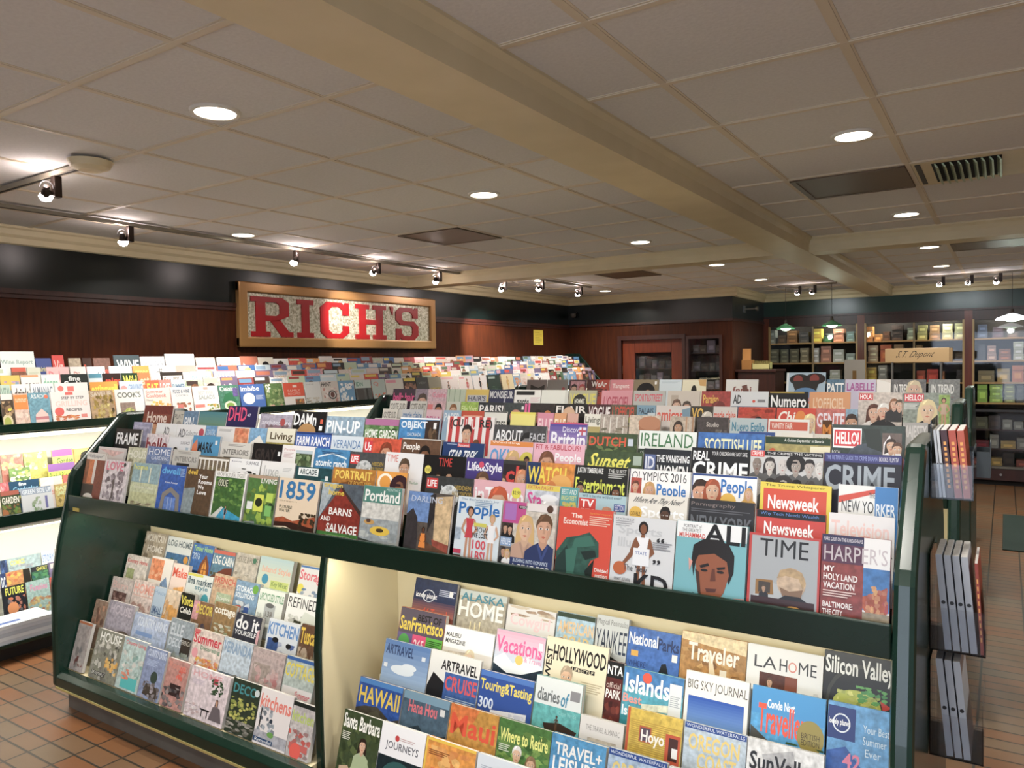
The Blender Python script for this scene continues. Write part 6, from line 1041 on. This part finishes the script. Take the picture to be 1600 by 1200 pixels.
pocket(2.40, PX, .655, .13, .25, .27, 'lowest clear acrylic pocket on the right end of the front rack')
GR = 'catalogues in the rack end pockets'
for k, (x, th, col, nm, dt) in enumerate(((.006, .006, 'C8CCD4', 'thin white-spined catalogue against the rack in the top end pocket', 1), (.014, .007, 'D8DADE', 'second thin white-spined catalogue in the top end pocket', 1), (.024, .016, '4A1A1E', 'dark maroon catalogue in the top end pocket', 0), (.043, .018, 'C84A28', 'orange-spined catalogue left of two in the top end pocket', 0), (.064, .017, 'D0562E', 'orange-spined catalogue outermost in the top end pocket', 0))):
    catalogue(PX + x + .017, 2.447, 1.379, th, .21, .19, .09, col, nm, dt, GR)
for k in range(4): catalogue(PX + .018 + k * .0205 + .02, 2.407, .959, .0165, .21, .265, .09, 'B4B8C0', 'white-spined catalogue with dark dot, %s from the rack in the middle end pocket' % ORD(k + 1), 1, GR)
catalogue(PX + .103 + .02, 2.41, .959, .008, .21, .25, .06, 'A83A22', 'orange catalogue outermost in the middle end pocket', 0, GR)
for k in range(3): catalogue(PX + .018 + k * .021 + .024, 2.407, .659, .017, .21, .27, .10, 'B4B8C0', 'white-spined catalogue with dark dot, %s from the rack in the lowest end pocket' % ORD(k + 1), 1, GR)
GREYP = mat('grey_plastic', '3E4448', .4)
pocket(4.62, PX, 1.14, .115, .25, .30, 'grey plastic pocket on the right end of the middle rack', GREYP)

# ------------------------------------------------------------------ far cabinets
cb = thing('display_cabinet', 'long wooden glass fronted cigar cabinet along the far wall', 'cabinet', (0, 12.2, 0))
for x in (-3.17, -1.79, -.43, .95, 2.3):
    boxo('column', (x - .05, x + .05, .0, .10, .12, 2.40), WOODR, cb)
    for e in (-.058, .058): boxo('edge_strip', (x + e - .012, x + e + .012, -.004, .04, .12, 2.27), mat('strip_oak', 'A88A5C', .4) if 'strip_oak' not in bpy.data.materials else bpy.data.materials['strip_oak'], cb)
for z in (2.01, 1.70, 1.40, 1.12):
    boxo('shelf', (-3.15, 3.9, .12, .41, z - .022, z), PINE, cb)
boxo('counter', (-3.15, 3.9, -.02, .41, 1.0, 1.03), mat('dark_counter', '2E2A28', .3), cb)
for z in (.76, .50): boxo('lower_shelf', (-3.15, 3.9, .02, .41, z - .02, z), WOOD2, cb)
boxo('ledge', (-3.15, 3.9, -.03, .41, .23, .26), KICK, cb)
for i in range(10):
    x = -3.1 + i * .68; dz = boxo('drawer', (x, x + .66, -.02, .0, .07, .225), WOOD2, cb)
    h_ = MB(); h_.cyl((x + .33, -.02, .15), (0, -1, 0), .012, .016, .022, 12); h_.build('knob', STEEL, dz)
boxo('plinth', (-3.15, 3.9, .03, .41, 0, .07), BLACK, cb)
for x in (-2.475, -1.10, .26):
    boxo('divider_post', (x - .012, x + .012, .05, .075, 1.03, 2.27), mat('strip_oak2', '8A7656', .4) if 'strip_oak2' not in bpy.data.materials else bpy.data.materials['strip_oak2'], cb)
for a, c in ((-3.11, -1.85), (-1.73, -.49), (-.37, .89), (1.01, 2.24)):
    boxo('glass_door', (a, c, .055, .06, 1.05, 2.26), GLASS, cb)
    boxo('lower_glass', (a, c, .004, .008, .27, 1.0), GLASS, cb)
for i, x in enumerate((-2.8, -2.15, -1.45, -.75, .0, .6)):
    b = MB(); b.cyl((x, .2, 2.375), (0, 0, 1), .03, .03, .012, 16); b.build('puck_light', LAMP, cb)
    la = bpy.data.lights.new('puck', 'AREA'); la.shape = 'DISK'; la.size = .06; la.energy = 8.0 if i else 3.0; la.color = (1, .93, .78)
    lo = bpy.data.objects.new('puck', la); C.objects.link(lo); lo.parent = cb; lo.location = (x, .12, 2.36); lo.rotation_euler = (math.radians(12), 0, 0)
def hexmul(h, k): return ''.join('%02X' % min(255, int(int(h[i:i + 2], 16) * k)) for i in (0, 2, 4))
BOXES = '''2.01 12.35 -3.200 -3.051 2.223 8A9490 2 pale grey printed
2.01 12.35 -3.022 -2.895 2.137 5A4A38 1 brown wooden
2.01 12.35 -2.885 -2.721 2.202 7A5A34 2 tan wooden
2.01 12.35 -2.702 -2.550 2.175 4A4A4A 2 dark grey
2.01 12.35 -2.512 -2.363 2.218 E8C838 2 bright yellow
2.01 12.35 -2.345 -2.226 2.105 2A6A38 1 green and yellow
2.01 12.35 -2.198 -2.044 2.206 C88A6A 3 salmon stacked
2.01 12.35 -2.017 -1.901 2.161 6A8A8A 2 teal grey
1.7 12.35 -3.162 -3.004 1.917 8A8A70 3 olive banded
1.7 12.35 -2.984 -2.857 1.914 848468 3 olive grey banded
1.7 12.35 -2.838 -2.703 1.920 8A8468 3 khaki banded
1.7 12.35 -2.684 -2.551 1.927 A89A78 3 light tan banded
1.7 12.35 -2.504 -2.401 1.923 E0D8D0 3 white with red labels
1.7 12.35 -2.383 -2.226 1.949 C8846A 2 salmon pink
1.7 12.35 -2.208 -2.045 1.896 D8DCD0 2 white over tan
1.7 12.35 -2.018 -1.894 1.834 A8B8B0 1 pale green grey
1.4 12.35 -2.255 -2.100 1.585 D8DCCC 2 cream white
2.01 12.35 -1.734 -1.648 2.228 C8863A 1 orange tan upright
2.01 12.35 -1.630 -1.536 2.110 C88A44 1 honey coloured
2.01 12.35 -1.519 -1.417 2.144 5A3A24 2 dark brown
2.01 12.35 -1.400 -1.249 2.232 3A302C 3 black drawer
2.01 12.35 -1.199 -1.092 2.188 8A9A88 2 sage green
2.01 12.35 -1.068 -0.938 2.219 A8A868 2 pale olive
2.01 12.35 -0.914 -0.786 2.213 A8845A 2 tapered tan
2.01 12.35 -0.755 -0.621 2.225 C8C898 2 pale straw
2.01 12.35 -0.605 -0.474 2.227 B8C090 2 light green straw
1.7 12.35 -1.718 -1.579 1.942 E0C8A0 3 cream striped
1.7 12.35 -1.553 -1.400 1.966 E06A30 1 bright orange
1.7 12.35 -1.375 -1.241 1.952 B08A5A 2 kraft brown
1.7 12.35 -1.085 -1.003 1.935 A8844A 1 small kraft
1.7 12.35 -0.987 -0.898 1.850 3A3A3A 2 black
1.7 12.35 -0.597 -0.474 1.806 4A4034 2 dark olive
1.4 12.35 -1.736 -1.597 1.619 E8C040 2 golden yellow
1.4 12.35 -1.580 -1.460 1.646 B8B8B0 3 grey white
1.4 12.35 -1.077 -0.963 1.566 B84A2A 1 rust red
1.4 12.35 -0.946 -0.802 1.584 D8402A 1 scarlet
1.4 12.35 -0.786 -0.723 1.555 A86A3A 1 copper brown
1.4 12.35 -0.582 -0.473 1.572 3A3430 2 charcoal
2.01 12.35 -0.329 -0.209 2.198 5A6A8A 2 slate blue
2.01 12.35 -0.156 -0.023 2.156 5A4A5A 2 plum brown
2.01 12.35 0.021 0.144 2.080 6A5A50 1 dusk brown
1.7 12.35 -0.321 -0.231 1.915 3A3A40 2 near black
1.7 12.35 -0.216 -0.104 1.904 C8A090 2 pink beige
1.7 12.35 -0.082 0.065 1.856 A8643A 2 chestnut
1.7 12.35 0.086 0.209 1.956 D8DCC8 3 off white
1.4 12.35 -0.321 -0.126 1.560 8A7A50 1 moss tan
1.4 12.35 -0.096 0.051 1.585 B89A50 1 reeded straw
1.4 12.35 0.073 0.210 1.627 E07A30 1 orange
1.12 12.35 -0.328 -0.207 1.374 9AC840 1 lime green
1.12 12.35 -0.185 -0.029 1.375 A8D050 3 lime green tall
1.12 12.35 -0.015 0.109 1.393 9AA060 4 olive lime
1.12 12.35 0.124 0.211 1.358 5A5A50 2 dark khaki'''
bn = {}
def cbox(x0, x1, y0, y1, z0, z1, col, label, group, lid=True):
    c = rgba(col); t = MB(); t.box(x0, x1, y0, y1, z0, z1 - .0008, c)
    if lid: t.box(x0 - .001, x1 + .001, y0 - .001, y1, z0 + (z1 - z0) * .68, z0 + (z1 - z0) * .72, mul(c, .45))
    w_ = x1 - x0
    t.box(x0 + w_ * .2, x1 - w_ * .2, y0 - .0014, y0, z0 + (z1 - z0) * .22, z0 + (z1 - z0) * .55, mul(rgba(hexmul(col, 1.35)), 1))
    o = t.build('cigar_box', PRINT); tag(o, label, 'box', group); return o
SH = {2.01: 'top shelf', 1.70: 'second shelf', 1.40: 'third shelf', 1.12: 'fourth shelf'}
def bay(x): return 'left cabinet' if x < -1.79 else ('middle cabinet' if x < -.43 else 'right cabinet')
for L in BOXES.splitlines():
    f = L.split(); z0, Y, x0, x1, zt = map(float, f[:5]); col, n = f[5], int(f[6]); nm = ' '.join(f[7:])
    z0 = float(f[0])
    zt = min(zt, z0 + .25); hh = max((zt - z0) / n, .03)
    for k in range(n):
        pos = '' if n == 1 else (', bottom of stack' if k == 0 else (', top of stack' if k == n - 1 else ', %s up in stack' % ORD(k + 1)))
        j = .0 if k % 2 == 0 else .004
        cbox(x0 + .003 + j, x1 - .003 - j, Y + j, Y + .18, z0 + .0008 + k * hh, z0 + (k + 1) * hh, hexmul(col, 1 - .06 * (k % 2)), '%s cigar box on the %s, %s%s' % (nm, SH[z0], bay((x0 + x1) / 2), pos), 'cigar boxes on the ' + SH[z0])
rd = random.Random(5)
CP = [('3A2A20', 'dark brown'), ('6A4A30', 'brown'), ('B89A40', 'mustard'), ('8A8A80', 'grey'), ('1E1A1A', 'black'), ('A8503A', 'brick'), ('C8C0A0', 'cream'), ('7A1E2A', 'crimson'), ('5A5A40', 'olive')]
for z0, nm, top in ((1.0305, 'counter', .08), (.7605, 'upper glass case shelf', .19), (.5005, 'middle glass case shelf', .2), (.2605, 'glass case floor', .2)):
    if nm == 'counter': continue
    x = -.345; i = 0
    while x < .3:
        i += 1; wd = rd.uniform(.1, .17); ht = rd.uniform(.08, top); col, cn = rd.choice(CP)
        cbox(x, x + wd, 12.26, 12.44, z0, z0 + ht, col, '%s box, %s from left on the %s at the right edge' % (cn, ORD(i), nm), 'boxes in the lower glass case'); x += wd + rd.uniform(.01, .03)
# merchandise behind the back wall window and door glass
for wx0, wx1, zs, y, nm in ((-3.82, -3.39, (1.8755, 1.6155, 1.3555), 10.70, 'window'), (-4.68, -4.12, (1.6555, 1.4155), 10.74, 'door glass')):
    for z0 in zs:
        x = wx0; i = 0
        while x < wx1 - .06:
            i += 1; wd = rd.uniform(.07, .12); col = rd.choice(['8A86A0', '5A5650', '6A6E78', '4A4642', '7A7468', '3A3836']); ht = rd.uniform(.1, .18)
            o = cbox(x, x + wd, y, y + .05, z0, z0 + ht, col, 'small grey packet standing on a shelf behind the dark %s' % nm, 'packets behind the %s' % nm, False); o.name = 'packet'; x += wd + .012
# wooden stand with two boxes by the recess
t = thing('side_stand', 'dark wooden stand in the recess left of the cigar cabinets', 'stand', (-2.92, 10.98, 0))
boxo('stand_body', (-.24, .27, -.30, .22, 0, 1.59), WOOD2, t); boxo('stand_top', (-.27, .29, -.33, .24, 1.59, 1.625), WOOD2, t, .006)
b = MB(); b.box(-3.12, -2.98, 10.72, 10.86, 1.6255, 1.76, rgba('B87A2E')); b.add([(-3.13, 10.80, 1.76), (-3.01, 10.80, 1.76), (-3.03, 10.88, 1.92), (-3.15, 10.88, 1.92)], [(0, 1, 2, 3)], rgba('C8843A')); b.add([(-3.13, 10.806, 1.76), (-3.01, 10.806, 1.76), (-3.03, 10.886, 1.92), (-3.15, 10.886, 1.92)], [(3, 2, 1, 0)], rgba('8A5A2A'))
o = b.build('cigar_box', PRINT); tag(o, 'open orange wooden box with raised lid on the dark stand', 'box')
t = thing('cigar_tray', 'open cream tray of cigars on the dark stand', 'tray', (-2.85, 10.78, 1.6255))
b = MB(); b.box(-.12, .12, -.07, .07, 0, .006, rgba('C8BC70')); b.box(-.12, .12, -.07, -.064, 0, .075, rgba('D8CC80')); b.box(-.12, .12, .064, .07, 0, .1, rgba('B8AC60')); b.box(-.12, -.114, -.07, .07, 0, .085, rgba('C8BC70')); b.box(.114, .12, -.07, .07, 0, .085, rgba('C8BC70')); b.build('tray_box', PRINT, t)
b = MB()
for k in range(9): b.cyl((-.1 + k * .025, 0, .01), (0, .1, 1), .010, .010, .11, 10)
o = b.build('cigars', mat('cigar_leaf', '6A5A2E', .8), t)
# counter with the tan sign board on a metal stand, and a grey display board
t = thing('display_counter', 'dark wooden counter behind the racks carrying the tan sign board', 'counter', (-1.0, 8.55, 0))
boxo('counter_body', (-.66, .70, -.25, .3, 0, 1.06), WOOD2, t); boxo('counter_top', (-.70, .74, -.29, .34, 1.06, 1.10), mat('counter_laminate', '2E2420', .3), t, .006)
t = thing('sign_board', 'tan sign board with black script on two metal legs', 'sign', (-.727, 8.5, 1.1005))
boxo('board', (-.295, .27, -.014, .014, .615, .755), mat('tan_board', 'A88C66', .55), t, .003); boxo('board_end', (.27, .297, -.010, .06, .615, .75), mat('tan_board_end', '8E7450', .55), t)
vs, fs = text_geo('S.T. Dupont', False); b = MB()
b.add([(-.215 + .38 * (x * .86 + .14 * y), -.0145, .645 + .085 * y) for x, y in vs], fs); b.build('script_lettering', mat('black_ink', '141210', .6), t)
for e in (-.23, .2):
    b = MB(); b.cyl((e, 0, .006), (0, 0, 1), .012, .012, .61, 14); b.build('leg', STEEL, t)
    b = MB(); b.cyl((e, 0, 0), (0, 0, 1), .06, .06, .008, 20); b.build('foot', STEEL, t)
t = thing('display_board', 'grey upright board with a brown slot left of the tan sign', 'board', (-1.28, 8.32, 1.1005))
boxo('board', (-.095, .095, -.01, .01, .0, .65), mat('grey_card', '8E8880', .6), t); boxo('slot', (-.018, .018, -.0115, -.009, .42, .54), mat('slot_brown', '6A4E24', .5), t)
b = MB(); b.box(-.05, .13, 9.0, 10.3, .0005, .012); b.box(.13, 1.2, 9.0, 10.3, .0005, .012)
b = MB(); b.box(-.02, 1.4, 8.15, 9.95, .0005, .012); o = b.build('floor_mat', MAT_G, None, None, .004); tag(o, 'dark green mat on the tiled floor at the far right aisle', 'mat')
